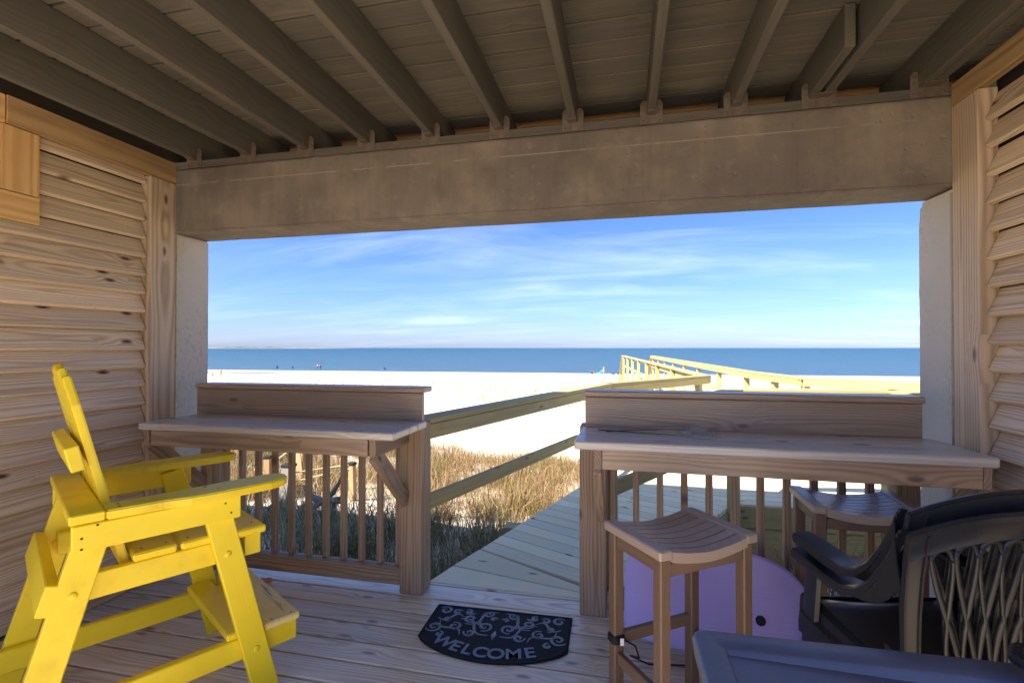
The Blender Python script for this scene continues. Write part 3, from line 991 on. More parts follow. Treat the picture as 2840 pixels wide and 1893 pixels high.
# ------------------------------------------------------------------ tall adirondack chair
def adirondack():
    a = 0.541
    fw = Vector((math.sin(a), math.cos(a), 0)); r_ = Vector((fw.y, -fw.x, 0))
    SF = -2.793
    base = r_ * (SF + 0.30) + fw * 0.42
    rt = empty('adirondack_chair', base, -a, label='tall bright yellow slatted wooden chair with wide arms and footrest, at left', cat='chair')
    Q = lambda W, u, z: Vector((W - 0.30, u - 0.42, z))      # local from (side, forward, height)
    Y_ = 'yellow'
    for W, nm in ((-0.019, 0), (0.620, 1)):
        # front and rear legs
        plank('leg', rt, Q(W, 0.792, 0.0), Q(W, 0.592, 0.835), 0.094, 0.036, (1, 0, 0), Y_, 0.004)
        plank('leg', rt, Q(W, 0.012, 0.0), Q(W, 0.2455, 0.835), 0.094, 0.036, (1, 0, 0), Y_, 0.004)
        # arm and arm support
        wi = 1 if W > 0 else -1
        plank('arm_support', rt, Q(W + wi * 0.037, 0.175, 0.799), Q(W + wi * 0.037, 0.675, 0.799), 0.088, 0.034, (1, 0, 0), Y_, 0.004)
        outl = [(0.262, -0.050), (0.42, -0.058), (0.50, -0.080), (0.62, -0.082), (0.78, -0.074), (0.835, -0.055), (0.862, -0.020), (0.868, 0.012), (0.860, 0.040), (0.835, 0.062), (0.78, 0.072), (0.62, 0.064), (0.45, 0.055), (0.262, 0.050)]
        mt = Matrix.Translation(Q(W + wi * 0.010, 0.0, 0.846))
        poly = [((-yy) if wi > 0 else yy, uu) for uu, yy in outl]
        arm = prism('armrest', poly, 0.0, 0.032, Y_, rt, 0.005, mt)
        # seat rail and lower stretcher run inside the legs
        Wi = W - wi * 0.037
        plank('seat_rail', rt, Q(Wi, 0.185, 0.610), Q(Wi, 0.775, 0.612), 0.088, 0.034, (1, 0, 0), Y_, 0.004)
        plank('stretcher', rt, Q(Wi, -0.03, 0.196), Q(Wi, 0.925, 0.196), 0.088, 0.034, (1, 0, 0), Y_, 0.004)
        for (uu, zz) in ((0.640, 0.61), (0.183, 0.61), (0.748, 0.196), (0.060, 0.196)):
            bm = bmesh.new()
            bmesh.ops.create_uvsphere(bm, u_segments=10, v_segments=6, radius=0.013)
            bmesh.ops.scale(bm, vec=(0.45, 1, 1), verts=bm.verts)
            bm_obj('bolt', bm, Y_, rt, True, Matrix.Translation(Q(W + 0.019, uu, zz)))
    for u0, u1 in ((0.345, 0.478), (0.490, 0.630), (0.642, 0.785)):
        o = plank('seat_slat', rt, Q(-0.012 if u1 < 0.7 else -0.035, (u0 + u1) / 2, 0.674), Q(0.612 if u1 < 0.7 else 0.635, (u0 + u1) / 2, 0.674), u1 - u0, 0.030, (0, 0, 1), Y_, 0.007)
    for u0, u1 in ((0.785, 0.930),):
        plank('footrest_board', rt, Q(-0.02, (u0 + u1) / 2, 0.257), Q(0.625, (u0 + u1) / 2, 0.257), u1 - u0, 0.030, (0, 0, 1), 'yellow_worn_sheen', 0.007, 'worn footrest board, paled to mimic sky reflection')
    plank('footrest_board', rt, Q(0.0, 0.70, 0.257), Q(0.60, 0.70, 0.257), 0.10, 0.030, (0, 0, 1), Y_, 0.006)
    for (W, uu, zz) in [(w_, u_, 0.6895) for u_ in (0.375, 0.45, 0.52, 0.60, 0.68, 0.75) for w_ in (0.035, 0.565)] + [(0.615, 0.30, 0.8785), (0.65, 0.30, 0.8785), (0.60, 0.57, 0.8785), (0.65, 0.60, 0.8785), (0.60, 0.82, 0.2725), (0.60, 0.90, 0.2725), (0.01, 0.86, 0.2725)]:
        bm = bmesh.new()
        bmesh.ops.create_cone(bm, cap_ends=True, segments=8, radius1=0.0042, radius2=0.0035, depth=0.002)
        bm_obj('nail', bm, 'twig', rt, False, Matrix.Translation(Q(W, uu, zz)))
    for (W, uu, zz) in ((0.675, 0.20, 0.80), (0.675, 0.24, 0.835), (0.675, 0.62, 0.82), (0.675, 0.64, 0.78), (0.675, 0.20, 0.765)):
        bm = bmesh.new()
        bmesh.ops.create_cone(bm, cap_ends=True, segments=8, radius1=0.0042, radius2=0.0035, depth=0.002)
        bm_obj('nail', bm, 'twig', rt, False, Matrix.Translation(Q(W - 0.0005, uu, zz)) @ Matrix.Rotation(R(90), 4, 'Y'))
    # back slats, slightly fanned heights
    dirv = Vector((0, -0.165, 0.69)).normalized()
    bot = (0.336, 0.628)
    for i, (W, L) in enumerate(((0.10, 0.70), (0.20, 0.735), (0.30, 0.75), (0.40, 0.735), (0.50, 0.71))):
        p0 = Q(W, bot[0], bot[1]); p1 = p0 + dirv * L
        x_ = dirv
        w2 = 0.045
        cc = 0.03
        loc = [(0, -w2), (L - 0.10, -w2), (L, -w2 + cc), (L, w2 - cc * 0.5), (L - 0.05, w2), (0, w2)] if i >= 3 else ([(0, -w2), (L - 0.05, -w2), (L, -w2 + cc * 0.5), (L, w2 - cc), (L - 0.1, w2), (0, w2)] if i <= 1 else [(0, -w2), (L - 0.02, -w2), (L, -w2 + 0.02), (L, w2 - 0.02), (L - 0.02, w2), (0, w2)])
        xa = dirv; ya = Vector((-1, 0, 0)); za = xa.cross(ya)
        mt = Matrix.Identity(4)
        for k1, a1 in enumerate((xa, ya, za)):
            for k2 in range(3):
                mt[k2][k1] = a1[k2]
        mt.translation = p0 + za * 0.0
        prism('back_slat', loc, -0.013, 0.013, Y_, rt, 0.005, mt)
    nb = Vector((0, -0.69, -0.165)).normalized()
    # cross rails behind the back
    c = Q(0.30, 0.0, 0.0)
    plank('cross_rail', rt, Q(0.045, 0.192, 1.040), Q(0.560, 0.192, 1.040), 0.088, 0.040, nb, Y_, 0.004)
    plank('cross_rail', rt, Q(-0.075, 0.214, 0.862), Q(0.675, 0.214, 0.862), 0.092, 0.032, (0, 0, 1), Y_, 0.004)
    plank('cross_rail', rt, Q(-0.035, 0.122, 0.612), Q(0.637, 0.122, 0.612), 0.098, 0.036, (0, -0.96, 0.28), Y_, 0.004)
    plank('cross_rail', rt, Q(0.0, 0.70, 0.612), Q(0.60, 0.745, 0.612) if False else Q(0.60, 0.70, 0.612), 0.08, 0.034, (0, 1, 0), Y_, 0.004)
    return rt


adirondack()


# ------------------------------------------------------------------ slatted saddle stools
def stool(center, rz, label, lmat='teak'):
    L2, W2, H = 0.216, 0.163, 0.76
    rt = empty('bar_stool', (center[0], center[1], 0), rz, label=label, cat='stool')
    rt['group'] = 'teak bar stools at the right counter'
    dip = lambda x: -0.030 * (1 - (x / L2) ** 2) ** 1.0 if abs(x) < L2 else 0
    # end frames (straight boards) and curved slats between them
    for s in (-1, 1):
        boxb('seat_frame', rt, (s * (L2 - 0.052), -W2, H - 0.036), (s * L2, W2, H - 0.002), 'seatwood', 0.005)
    nsl = 7
    sw = (2 * W2) / nsl
    for i in range(nsl):
        y0 = -W2 + i * sw + (0.0036 if i else 0)
        y1 = -W2 + (i + 1) * sw - (0.0036 if i < nsl - 1 else 0)
        th = 0.020 if 0 < i < nsl - 1 else 0.034
        N = 12
        vs, fc = [], []
        for k_ in range(N + 1):
            x = -L2 + 0.050 + (2 * L2 - 0.10) * k_ / N
            z = H - 0.002 + dip(x) * 1.0 + 0.006 * (abs(x) / L2)
            z = min(z, H - 0.003)
            vs += [(x, y0, z - th), (x, y1, z - th), (x, y1, z), (x, y0, z)]
            if k_:
                a = 4 * (k_ - 1)
                for j in range(4):
                    fc.append((a + j, a + (j + 1) % 4, a + 4 + (j + 1) % 4, a + 4 + j))
        fc += [(0, 3, 2, 1), (4 * N, 4 * N + 1, 4 * N + 2, 4 * N + 3)]
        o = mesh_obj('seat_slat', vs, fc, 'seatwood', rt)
    ins, lw = 0.012, 0.042
    X_, Y_ = L2 - ins - lw / 2, W2 - ins - lw / 2
    for sx in (-1, 1):
        for sy in (-1, 1):
            boxb('leg', rt, (sx * X_ - lw / 2, sy * Y_ - lw / 2, 0.0), (sx * X_ + lw / 2, sy * Y_ + lw / 2, H - 0.038), lmat, 0.004)
    for sy in (-1, 1):
        boxb('apron', rt, (-X_ + lw / 2, sy * (Y_ + 0.004) - 0.010, H - 0.100), (X_ - lw / 2, sy * (Y_ + 0.004) + 0.010, H - 0.055), lmat, 0.003)
        boxb('stretcher', rt, (-X_ + lw / 2, sy * Y_ - 0.011, 0.145 if sy < 0 else 0.30), (X_ - lw / 2, sy * Y_ + 0.011, 0.19 if sy < 0 else 0.345), lmat, 0.003)
    for sx in (-1, 1):
        boxb('apron', rt, (sx * (X_ + 0.004) - 0.010, -Y_ + lw / 2, H - 0.088), (sx * (X_ + 0.004) + 0.010, Y_ - lw / 2, H - 0.038), lmat, 0.003)
        boxb('stretcher', rt, (sx * X_ - 0.011, -Y_ + lw / 2, 0.235), (sx * X_ + 0.011, Y_ - lw / 2, 0.28), lmat, 0.003)
    return rt


stool((0.191, 1.930), R(35.6), 'slatted teak stool turned askew in front of the purple bodyboard')
stool((0.985, 2.466), R(-0.5), 'slatted teak stool square to the counter, behind the black chair arms')


# ------------------------------------------------------------------ purple bodyboard leaning behind the stool
def bodyboard():
    # outline in the board plane: x along its length, y up its width
    N = 64
    key = [(0.00, 0.10), (0.012, 0.055), (0.05, 0.035), (0.20, 0.006), (0.40, 0.0), (0.62, 0.008), (0.80, 0.04), (0.91, 0.10), (0.965, 0.18), (0.985, 0.26),
           (0.970, 0.33), (0.92, 0.41), (0.84, 0.47), (0.72, 0.510), (0.55, 0.530), (0.30, 0.515), (0.12, 0.478), (0.045, 0.455), (0.012, 0.425), (0.0, 0.38), (-0.004, 0.24)]
    # Catmull-Rom through the key points
    out = []
    n = len(key)
    key = [(x * 0.84, y * 0.86) for x, y in key]
    for i in range(n):
        p0, p1, p2, p3 = key[i - 1], key[i], key[(i + 1) % n], key[(i + 2) % n]
        for t in (0, 0.25, 0.5, 0.75):
            out.append(tuple(0.5 * ((2 * p1[k]) + (-p0[k] + p2[k]) * t + (2 * p0[k] - 5 * p1[k] + 4 * p2[k] - p3[k]) * t * t + (-p0[k] + 3 * p1[k] - 3 * p2[k] + p3[k]) * t ** 3) for k in range(2)))
    xa = Vector((1.0, -0.035, -0.015)).normalized()
    zn = Vector((0.0, -1, 0)).normalized()
    ya = Vector((0.0, 0.36, 0.93)).normalized()
    ya = (ya - xa * ya.dot(xa)).normalized()
    za = xa.cross(ya)
    mt = Matrix.Identity(4)
    for k1, a1 in enumerate((xa, ya, za)):
        for k2 in range(3):
            mt[k2][k1] = a1[k2]
    mt.translation = Vector((-0.005, 2.455, 0.022))
    o = prism('bodyboard', out, 0.0, 0.045, 'purple', None, 0.010, mt, False)
    tag(o, 'purple foam bodyboard leaning on its long edge behind the slatted stool', 'bodyboard')
    bm = bmesh.new()
    bmesh.ops.create_cone(bm, cap_ends=True, segments=20, radius1=0.022, radius2=0.020, depth=0.008)
    bm_obj('leash_plug', bm, 'black', o, False, Matrix.Translation((0.600, 0.165, 0.049)))
    return o


bodyboard()
ls = empty('board_leash', (0.0, 0.0, 0.0), label='black wrist leash strapped round the stool leg, its cord trailing to the bodyboard', cat='leash')
lx, ly = 0.191 + math.cos(R(35.6)) * -0.183 - math.sin(R(35.6)) * 0.130, 1.930 + math.sin(R(35.6)) * -0.183 + math.cos(R(35.6)) * 0.130
mtc = Matrix.Translation((lx, ly, 0.325)) @ Matrix.Rotation(R(35.6), 4, 'Z') @ Matrix.Rotation(R(6), 4, 'X')
link('cuff', box_mesh(0.056, 0.056, 0.046, 'black', 0.012), ls, mtc)
link('tag', box_mesh(0.014, 0.004, 0.026, 'white', 0.001), ls, Matrix.Translation((lx + 0.022, ly - 0.033, 0.327)) @ Matrix.Rotation(R(8), 4, 'Z'))
tube_obj('cord', [(lx + 0.03, ly + 0.0, 0.318), (lx + 0.07, ly - 0.0, 0.300), (lx + 0.085, ly + 0.03, 0.24), (0.02, 2.2, 0.10), (0.10, 2.30, 0.012), (0.25, 2.33, 0.010), (0.40, 2.37, 0.008), (0.52, 2.40, 0.006)], 0.0035, 'black', ls, 6)


# ------------------------------------------------------------------ stacked resin armchairs
def resin_chair(origin, rz, label):
    rt = empty('plastic_chair', origin, rz, label=label, cat='chair')
    rt['group'] = 'stacked dark resin armchairs'
    HW = 0.300          # half width
    zs = 0.455          # seat height
    T = 0.007

    def sheet(nm, grid, th=T, mat='plastic', closeu=False):
        """grid of points -> thick smooth sheet"""
        nu, nv = len(grid), len(grid[0])
        bm = bmesh.new()
        vv = [[bm.verts.new(p) for p in row] for row in grid]
        for i in range(nu - 1):
            for j in range(nv - 1):
                bm.faces.new((vv[i][j], vv[i + 1][j], vv[i + 1][j + 1], vv[i][j + 1]))
        bmesh.ops.recalc_face_normals(bm, faces=bm.faces[:])
        bmesh.ops.solidify(bm, geom=bm.faces[:], thickness=th)
        bmesh.ops.recalc_face_normals(bm, faces=bm.faces[:])
        o = bm_obj(nm, bm, mat, rt, True)
        md = o.modifiers.new('auto', 'EDGE_SPLIT')
        md.split_angle = R(42)
        return o

    # seat pan: dished, rolled front edge, side aprons
    g = []
    for i in range(15):
        s = -1 + 2 * i / 14
        row = []
        for j in range(13):
            t = j / 12
            x = s * (0.235 + 0.03 * t)
            y = 0.03 + 0.47 * t
            z = zs - 0.022 * (1 - s * s) * (1 - 0.3 * t) + 0.012 * t - 0.03 * max(0, t - 0.85) / 0.15
            z -= 0.03 * (1 - t) 
            row.append((x, y, z))
        g.append(row)
    sheet('seat', g)
    for s in (-1, 1):
        g = []
        for i in range(9):
            t = i / 8
            x = s * (0.237 + 0.03 * t); y = 0.03 + 0.46 * t
            z = zs - 0.03 * (1 - t) + 0.012 * t - 0.004
            g.append([(x, y, z), (x + s * 0.020, y, z - 0.012), (x + s * 0.024, y, z - 0.045), (x + s * 0.024, y, z - 0.085 + 0.02 * math.sin(t * 3.1))])
        sheet('seat_apron', g, 0.006)
    g = [[(s_ * 0.265, 0.495 + 0.004, zs - 0.016 - d_) for d_ in (0, 0.03, 0.065)] for s_ in np.linspace(-1, 1, 9)]
    sheet('seat_apron', g, 0.006)
    # front and rear legs: angle sections that splay out
    for s in (-1, 1):
        g = []
        for i in range(9):
            t = i / 8
            z = 0.655 * (1 - t)
            x = s * (0.272 + 0.018 * t); y = 0.475 + 0.03 * t
            w_ = 0.084 - 0.024 * t
            g.append([(x - s * 0.012, y - w_, z), (x, y - w_ * 0.9, z), (x + s * 0.004, y - w_ * 0.3, z), (x, y, z), (x - s * w_ * 0.8, y + 0.006, z)])
        sheet('leg', g, 0.006)
        g = []
        for i in range(9):
            t = i / 8
            z = 0.50 * (1 - t)
            x = s * (0.262 + 0.030 * t); y = 0.035 - 0.10 * t
            w_ = 0.064 - 0.018 * t
            g.append([(x - s * 0.055, y - 0.006, z), (x - s * 0.01, y - 0.004, z), (x, y, z), (x, y + w_ * 0.5, z), (x - s * 0.004, y + w_, z)])
        sheet('leg', g, 0.006)
        # armrest: flat front, then the web sweeping up into the back
        cl = [(0.300, 0.520, 0.668), (0.300, 0.43, 0.664), (0.300, 0.33, 0.660), (0.300, 0.24, 0.664), (0.300, 0.17, 0.690), (0.300, 0.11, 0.740), (0.298, 0.06, 0.805), (0.296, 0.022, 0.870), (0.292, 0.000, 0.925)]
        # inner edge of arm
        g = []
        for i, (x, y, z) in enumerate(cl):
            k_ = min(1, max(0, i - 3) / 4.0)
            wi = 0.088 * (1 - k_) + 0.030 * k_
            if i == 0: wi = 0.072
            g.append([(s * x, y, z - 0.030 * (1 if i < 7 else 0.8)), (s * (x + 0.002), y, z - 0.010), (s * (x - 0.004), y, z), (s * (x - wi * 0.5), y, z + 0.003), (s * (x - wi), y + (0.02 if i == 0 else 0), z), (s * (x - wi - 0.004), y + (0.02 if i == 0 else 0), z - 0.012)])
        sheet('armrest', g, 0.006)
        # side web below the rising arm
        g = []
        for i in range(9):
            t = i / 8
            top = cl[3:][min(5, int(t * 5))]
            f_ = t * 5 - int(t * 5)
            nx_ = cl[3:][min(5, int(t * 5) + 1)]
            ty, tz = top[1] + (nx_[1] - top[1]) * f_, top[2] + (nx_[2] - top[2]) * f_
            by = 0.24 - 0.235 * t
            bz = 0.645 + 0.115 * t ** 1.4 - 0.015 * math.sin(t * math.pi)
            g.append([(s * 0.299, ty, tz - 0.02), (s * 0.294, (ty + by) / 2, (tz + bz) / 2), (s * 0.280, min(by, ty + 0.02), min(bz, tz - 0.03))])
        sheet('side_web', g, 0.005)
    # back: rounded frame with a fan of openwork ribs, leaning backward
    def back(x, z, dy=0.0):
        # curved in plan, leaning
        tt = (z - zs) / 0.55
        return (x, 0.045 - 0.045 * tt - 0.055 * tt * tt - 0.045 * (1 - (x / 0.30) ** 2) + dy, z)

    def arch(x):          # top outline
        return 0.930 + 0.080 * (1 - (abs(x) / 0.292) ** 2.3)
    # top band
    g = []
    for i in range(25):
        x = -0.292 + 0.584 * i / 24
        zt = arch(x)
        bd = 0.072 + 0.010 * abs(x) / 0.29
        px = x * 0.985
        g.append([back(x, zt - 0.006, -0.010), back(x, zt, -0.002), back(px, zt, 0.006), back(px, zt - bd * 0.4, 0.004), back(px, zt - bd * 0.75, 0.006), back(px * 0.985, zt - bd, -0.002)])
    sheet('back_frame', g, 0.007)
    for s in (-1, 1):
        g = []
        for i in range(17):
            t = i / 16
            z = 0.925 - (0.925 - 0.40) * t
            xo = 0.292 - 0.045 * t ** 1.4
            xi_ = xo - (0.046 - 0.010 * t)
            g.append([back(s * xo, z, -0.012), back(s * (xo + 0.0), z, 0.004), back(s * (xo + xi_) / 2, z, 0.006), back(s * xi_, z, 0.004), back(s * xi_, z, -0.008)])
        sheet('back_frame', g, 0.006)
    g = []
    for i in range(15):
        x = -0.20 + 0.40 * i / 14
        g.append([back(x, 0.475, 0.004), back(x, 0.450, 0.006), back(x, 0.425, 0.0)])
    sheet('back_frame', g, 0.007)
    # ribs: strands that weave between diamond openings, gathered toward the base, with loops at the top
    nr = 9
    bm = bmesh.new()
    XW = 0.236
    for i in range(nr):
        c_ = -1 + (2 * i + 1) / nr
        for sg in (-1, 1):
            pts_ = []
            for k_ in range(27):
                t = k_ / 26
                z = 0.468 + (arch(c_ * XW) - 0.098 - 0.468) * t
                spread = (0.55 + 0.45 * t ** 0.8)
                amp = 0.93 / nr
                wv = amp * abs(math.cos(math.pi * 1.11 * (1 - t)))
                x = (c_ + sg * wv) * XW * spread
                if abs(x) > 0.236: x = math.copysign(0.248, x)
                pts_.append(back(x, z, 0.0))
            tube(bm, pts_, 0.0062, 6, False, 0.0095)
    for i in range(nr):
        c_ = -1 + (2 * i + 1) / nr
        pts_ = []
        for k_ in range(11):
            th_ = math.pi * k_ / 10
            x = (c_ - math.cos(th_) * 0.93 / nr) * XW
            z = arch(c_ * XW) - 0.112 + 0.034 * math.sin(th_)
            pts_.append(back(x, z, 0.0))
        tube(bm, pts_, 0.0062, 6, False, 0.0095)
    bmesh.ops.recalc_face_normals(bm, faces=bm.faces[:])
    bm_obj('back_ribs', bm, 'plastic', rt, True)
    return rt


CF = R(11.5)
# origin sits below the back of the seat
resin_chair((1.020, 1.640, 0.045), CF, 'upper of two stacked dark plastic armchairs, its back showing above the other')
resin_chair((1.005, 1.605, -0.0), CF, 'lower of two stacked dark plastic armchairs, standing on the deck behind the table')


# ------------------------------------------------------------------ resin table
def table():
    x0, y1 = 0.158, 1.318
    Wd, Dp, H = 1.05, 0.72, 0.72
    rt = empty('patio_table', (x0, y1, 0), R(1.3), label='dark blue grey resin patio table with recessed top in the near right corner', cat='table')
    # rounded rim as a swept frame around a sunken panel
    def rr(x0_, y0_, x1_, y1_, r, z, n=6):
        out = []
        for cx_, cy_, a0 in ((x1_ - r, y1_ - r, 0), (x0_ + r, y1_ - r, 90), (x0_ + r, y0_ + r, 180), (x1_ - r, y0_ + r, 270)):
            for k_ in range(n + 1):
                a_ = R(a0 + 90 * k_ / n)
                out.append((cx_ + r * math.cos(a_), cy_ + r * math.sin(a_), z))
        return out
    loops = [rr(0.004, -Dp + 0.004, Wd - 0.004, -0.004, 0.034, H - 0.045), rr(0, -Dp, Wd, 0, 0.036, H - 0.012), rr(0.003, -Dp + 0.003, Wd - 0.003, -0.003, 0.034, H - 0.004), rr(0.010, -Dp + 0.010, Wd - 0.01, -0.010, 0.030, H),
             rr(0.064, -Dp + 0.064, Wd - 0.064, -0.074, 0.008, H), rr(0.068, -Dp + 0.068, Wd - 0.068, -0.078, 0.006, H - 0.004), rr(0.070, -Dp + 0.070, Wd - 0.070, -0.086, 0.006, H - 0.026)]
    bm = bmesh.new()
    L = [[bm.verts.new(p) for p in lp] for lp in loops]
    n = len(L[0])
    for a_, c_ in zip(L[:-1], L[1:]):
        for k_ in range(n):
            bm.faces.new((a_[k_], a_[(k_ + 1) % n], c_[(k_ + 1) % n], c_[k_]))
    for v in L[-1]:      # panel floor falls away to the right
        v.co.z -= 0.030 * max(0.0, min(1.0, (v.co.x - 0.07) / 0.6)) - 0.016
    bmesh.ops.recalc_face_normals(bm, faces=bm.faces[:])
    o = bm_obj('table_rim', bm, 'table', rt, True)
    md = o.modifiers.new('split', 'EDGE_SPLIT'); md.split_angle = R(50)
    f = 0.07
    mesh_obj('table_panel', [(0.069, -Dp + 0.069, H - 0.0102), (Wd - 0.069, -Dp + 0.069, H - 0.0402), (Wd - 0.069, -0.085, H - 0.0402), (0.069, -0.085, H - 0.0102)], [(0, 1, 2, 3)], 'table', rt)
    for sx in (0.07, Wd - 0.07):
        for sy in (-0.08, -Dp + 0.08):
            tube_obj('leg', [(sx, sy, H - 0.05), (sx + (0.02 if sx > 0.5 else -0.02), sy + (0.02 if sy > -0.3 else -0.02), 0.0)], [0.030, 0.022], 'table', rt, 12)
    return rt


table()


def pot():
    # made-up octagonal pot shape in place of a chair arm at the right edge
    rt = empty('chair_arm_stand_in', (0.845, 1.215, 0.722), R(10), label='small dark ribbed octagonal shape at the right edge, stand-in for a chair arm', cat='pot')
    bm = bmesh.new()
    prof = [(0.030, 0.002), (0.042, 0.030), (0.050, 0.048), (0.074, 0.050), (0.078, 0.060), (0.070, 0.068), (0.056, 0.066), (0.050, 0.050), (0.036, 0.010), (0.0, 0.008)]
    rings = []
    for r_, z_ in prof:
        rings.append([bm.verts.new((r_ * math.cos(R(22.5 + 45 * k_)), r_ * math.sin(R(22.5 + 45 * k_)), z_)) for k_ in range(8)])
    for a_, c_ in zip(rings[:-1], rings[1:]):
        for k_ in range(8):
            bm.faces.new((a_[k_], a_[(k_ + 1) % 8], c_[(k_ + 1) % 8], c_[k_]))
    bmesh.ops.remove_doubles(bm, verts=bm.verts[:], dist=0.0005)
    bmesh.ops.recalc_face_normals(bm, faces=bm.faces[:])
    bm_obj('pot_body', bm, 'plastic', rt)
    for k_ in range(24):
        a_ = 2 * math.pi * k_ / 24
        tube_obj('rib', [(0.058 * math.cos(a_), 0.058 * math.sin(a_), 0.069), (0.070 * math.cos(a_), 0.070 * math.sin(a_), 0.066)], 0.0016, 'plastic', rt, 4)
    return rt


pot()


# ------------------------------------------------------------------ welcome mat
def doormat():
    ang_ = R(1.6)
    # local frame: origin at the middle of the straight back edge
    rt = empty('doormat', (-0.636, 2.602, 0.0), ang_, label='black rubber half-round doormat with scrollwork and the word WELCOME', cat='doormat')
    out = [(-0.368, 0.0)]
    n = 26
    hw, side, deep = 0.368, 0.300, 0.448
    arc = []
    for k_ in range(n + 1):
        t = -1 + 2 * k_ / n
        arc.append((t * hw, -side - (deep - side) * (1 - t * t) ** 0.75 if abs(t) < 1 else -side))
    out = [(-hw, 0.0)] + arc + [(hw, 0.0)]
    # narrower at the back-left corner in the picture: the mat tapers a little
    prism('mat_base', out, 0.001, 0.008, 'rubber', rt, 0.002)
    # rim bead, edge bristles and scrolls
    bm = bmesh.new()
    rim = [(x * 0.965, y * 0.97 - 0.008, 0.0085) for x, y in out]
    dens = []
    for i in range(len(rim)):
        a_, c_ = Vector(rim[i]), Vector(rim[(i + 1) % len(rim)])
        m_ = max(1, int((c_ - a_).length / 0.04))
        dens += [tuple(a_.lerp(c_, j / m_)) for j in range(m_)]
    tube(bm, dens, 0.004, 6, True)
    for k_ in range(96):
        x = -hw + 0.005 + (2 * hw - 0.01) * k_ / 95
        tube(bm, [(x, 0.0, 0.004), (x + 0.002, 0.007, 0.005)], [0.0024, 0.0008], 4)
    bmesh.ops.recalc_face_normals(bm, faces=bm.faces[:])
    bm_obj('mat_rim', bm, 'rubber', rt, True)
    bm = bmesh.new()

    def spiral(cx_, cy_, r0, turns, a0, dr, w_=0.0055):
        pts_ = []
        m_ = int(16 * turns)
        for k_ in range(m_ + 1):
            t = k_ / m_
            a_ = a0 + dr * 2 * math.pi * turns * t
            r_ = r0 * (1 - 0.82 * t)
            pts_.append((cx_ + r_ * math.cos(a_), cy_ + r_ * math.sin(a_), 0.0085))
        ws = [1.25 * w_ * (0.55 + 0.75 * math.sin(math.pi * min(1, (k_ / m_) * 1.1))) for k_ in range(m_ + 1)]
        tube(bm, pts_, ws, 6, False, 0.0022)

    def swash(p0, p1, bend, w_=0.0055):
        p0, p1 = Vector(p0 + (0.0085,)), Vector(p1 + (0.0085,))
        d = p1 - p0
        nn2 = Vector((-d.y, d.x, 0))
        pts_ = [p0 + d * t + nn2 * bend * math.sin(t * 2 * math.pi) for t in [k_ / 12 for k_ in range(13)]]
        tube(bm, pts_, [w_ * (0.5 + 0.9 * math.sin(math.pi * k_ / 12)) for k_ in range(13)], 6, False, 0.0022)
    for s in (-1, 1):
        for (x, y, r_, tn, a_, dr) in ((0.305, -0.055, 0.036, 1.3, 0.5, 1), (0.315, -0.215, 0.044, 1.4, -0.3, -1), (0.235, -0.060, 0.026, 1.1, 2.6, -1), (0.215, -0.190, 0.034, 1.3, 1.2, 1),
                                      (0.150, -0.110, 0.036, 1.2, 3.9, 1), (0.125, -0.235, 0.030, 1.2, 0.2, -1), (0.070, -0.050, 0.030, 1.3, 2.2, 1), (0.062, -0.170, 0.040, 1.3, 5.0, -1),
                                      (0.265, -0.135, 0.022, 1.0, 4.2, 1), (0.180, -0.045, 0.020, 1.0, 1.0, 1), (0.100, -0.150, 0.018, 0.9, 0.0, 1), (0.030, -0.095, 0.018, 0.9, 3.0, -1), (0.270, -0.270, 0.022, 1.0, 1.5, 1)):
            spiral(s * x, y, r_, tn, a_ if s > 0 else math.pi - a_, dr * s)
        swash((s * 0.02, -0.03), (s * 0.17, -0.16), 0.16 * s)
        swash((s * 0.03, -0.24), (s * 0.20, -0.12), -0.14 * s)
        swash((s * 0.19, -0.10), (s * 0.32, -0.13), 0.2 * s)
        swash((s * 0.17, -0.26), (s * 0.30, -0.16), 0.15 * s)
        # three-petal flower
        for a_ in (30, 90, 150):
            tube(bm, [(s * 0.165, -0.075, 0.0085), (s * (0.165 + 0.017 * math.cos(R(a_))), -0.075 + 0.017 * math.sin(R(a_)), 0.009), (s * (0.165 + 0.034 * math.cos(R(a_))), -0.075 + 0.034 * math.sin(R(a_)), 0.0085)], [0.003, 0.008, 0.001], 6, False, 0.002)
    tube(bm, [(0, -0.20, 0.0085), (0, -0.235, 0.009), (0, -0.272, 0.0085)], [0.003, 0.014, 0.002], 8, False, 0.002)
    bmesh.ops.recalc_face_normals(bm, faces=bm.faces[:])
    bm_obj('scrollwork', bm, 'rubber_sheen', rt, True)
    # letters follow the curved edge
    for i, ch in enumerate('WELCOME'):
        cu = bpy.data.curves.new('letter', 'FONT')
        cu.body = ch
        cu.size = 0.105
        cu.extrude = 0.0016
        cu.offset = 0.0018
        cu.align_x = 'CENTER'
        cu.align_y = 'CENTER'
        cu.materials.append(M['rubber_sheen'])
        x = (-0.222, -0.152, -0.092, -0.027, 0.048, 0.128, 0.200)[i] - 0.004
        t = x / 0.225
        y = -0.382 + 0.052 * t * t
        tmp = bpy.data.objects.new('tmp', cu)
        COL.objects.link(tmp)
        bpy.context.view_layer.update()
        me = bpy.data.meshes.new_from_object(tmp.evaluated_get(bpy.context.evaluated_depsgraph_get()))
        bpy.data.objects.remove(tmp)
        o = link('letter', me, rt, Matrix.Translation((x, y, 0.0095)) @ Matrix.Rotation(t * R(22), 4, 'Z'))
    return rt


doormat()

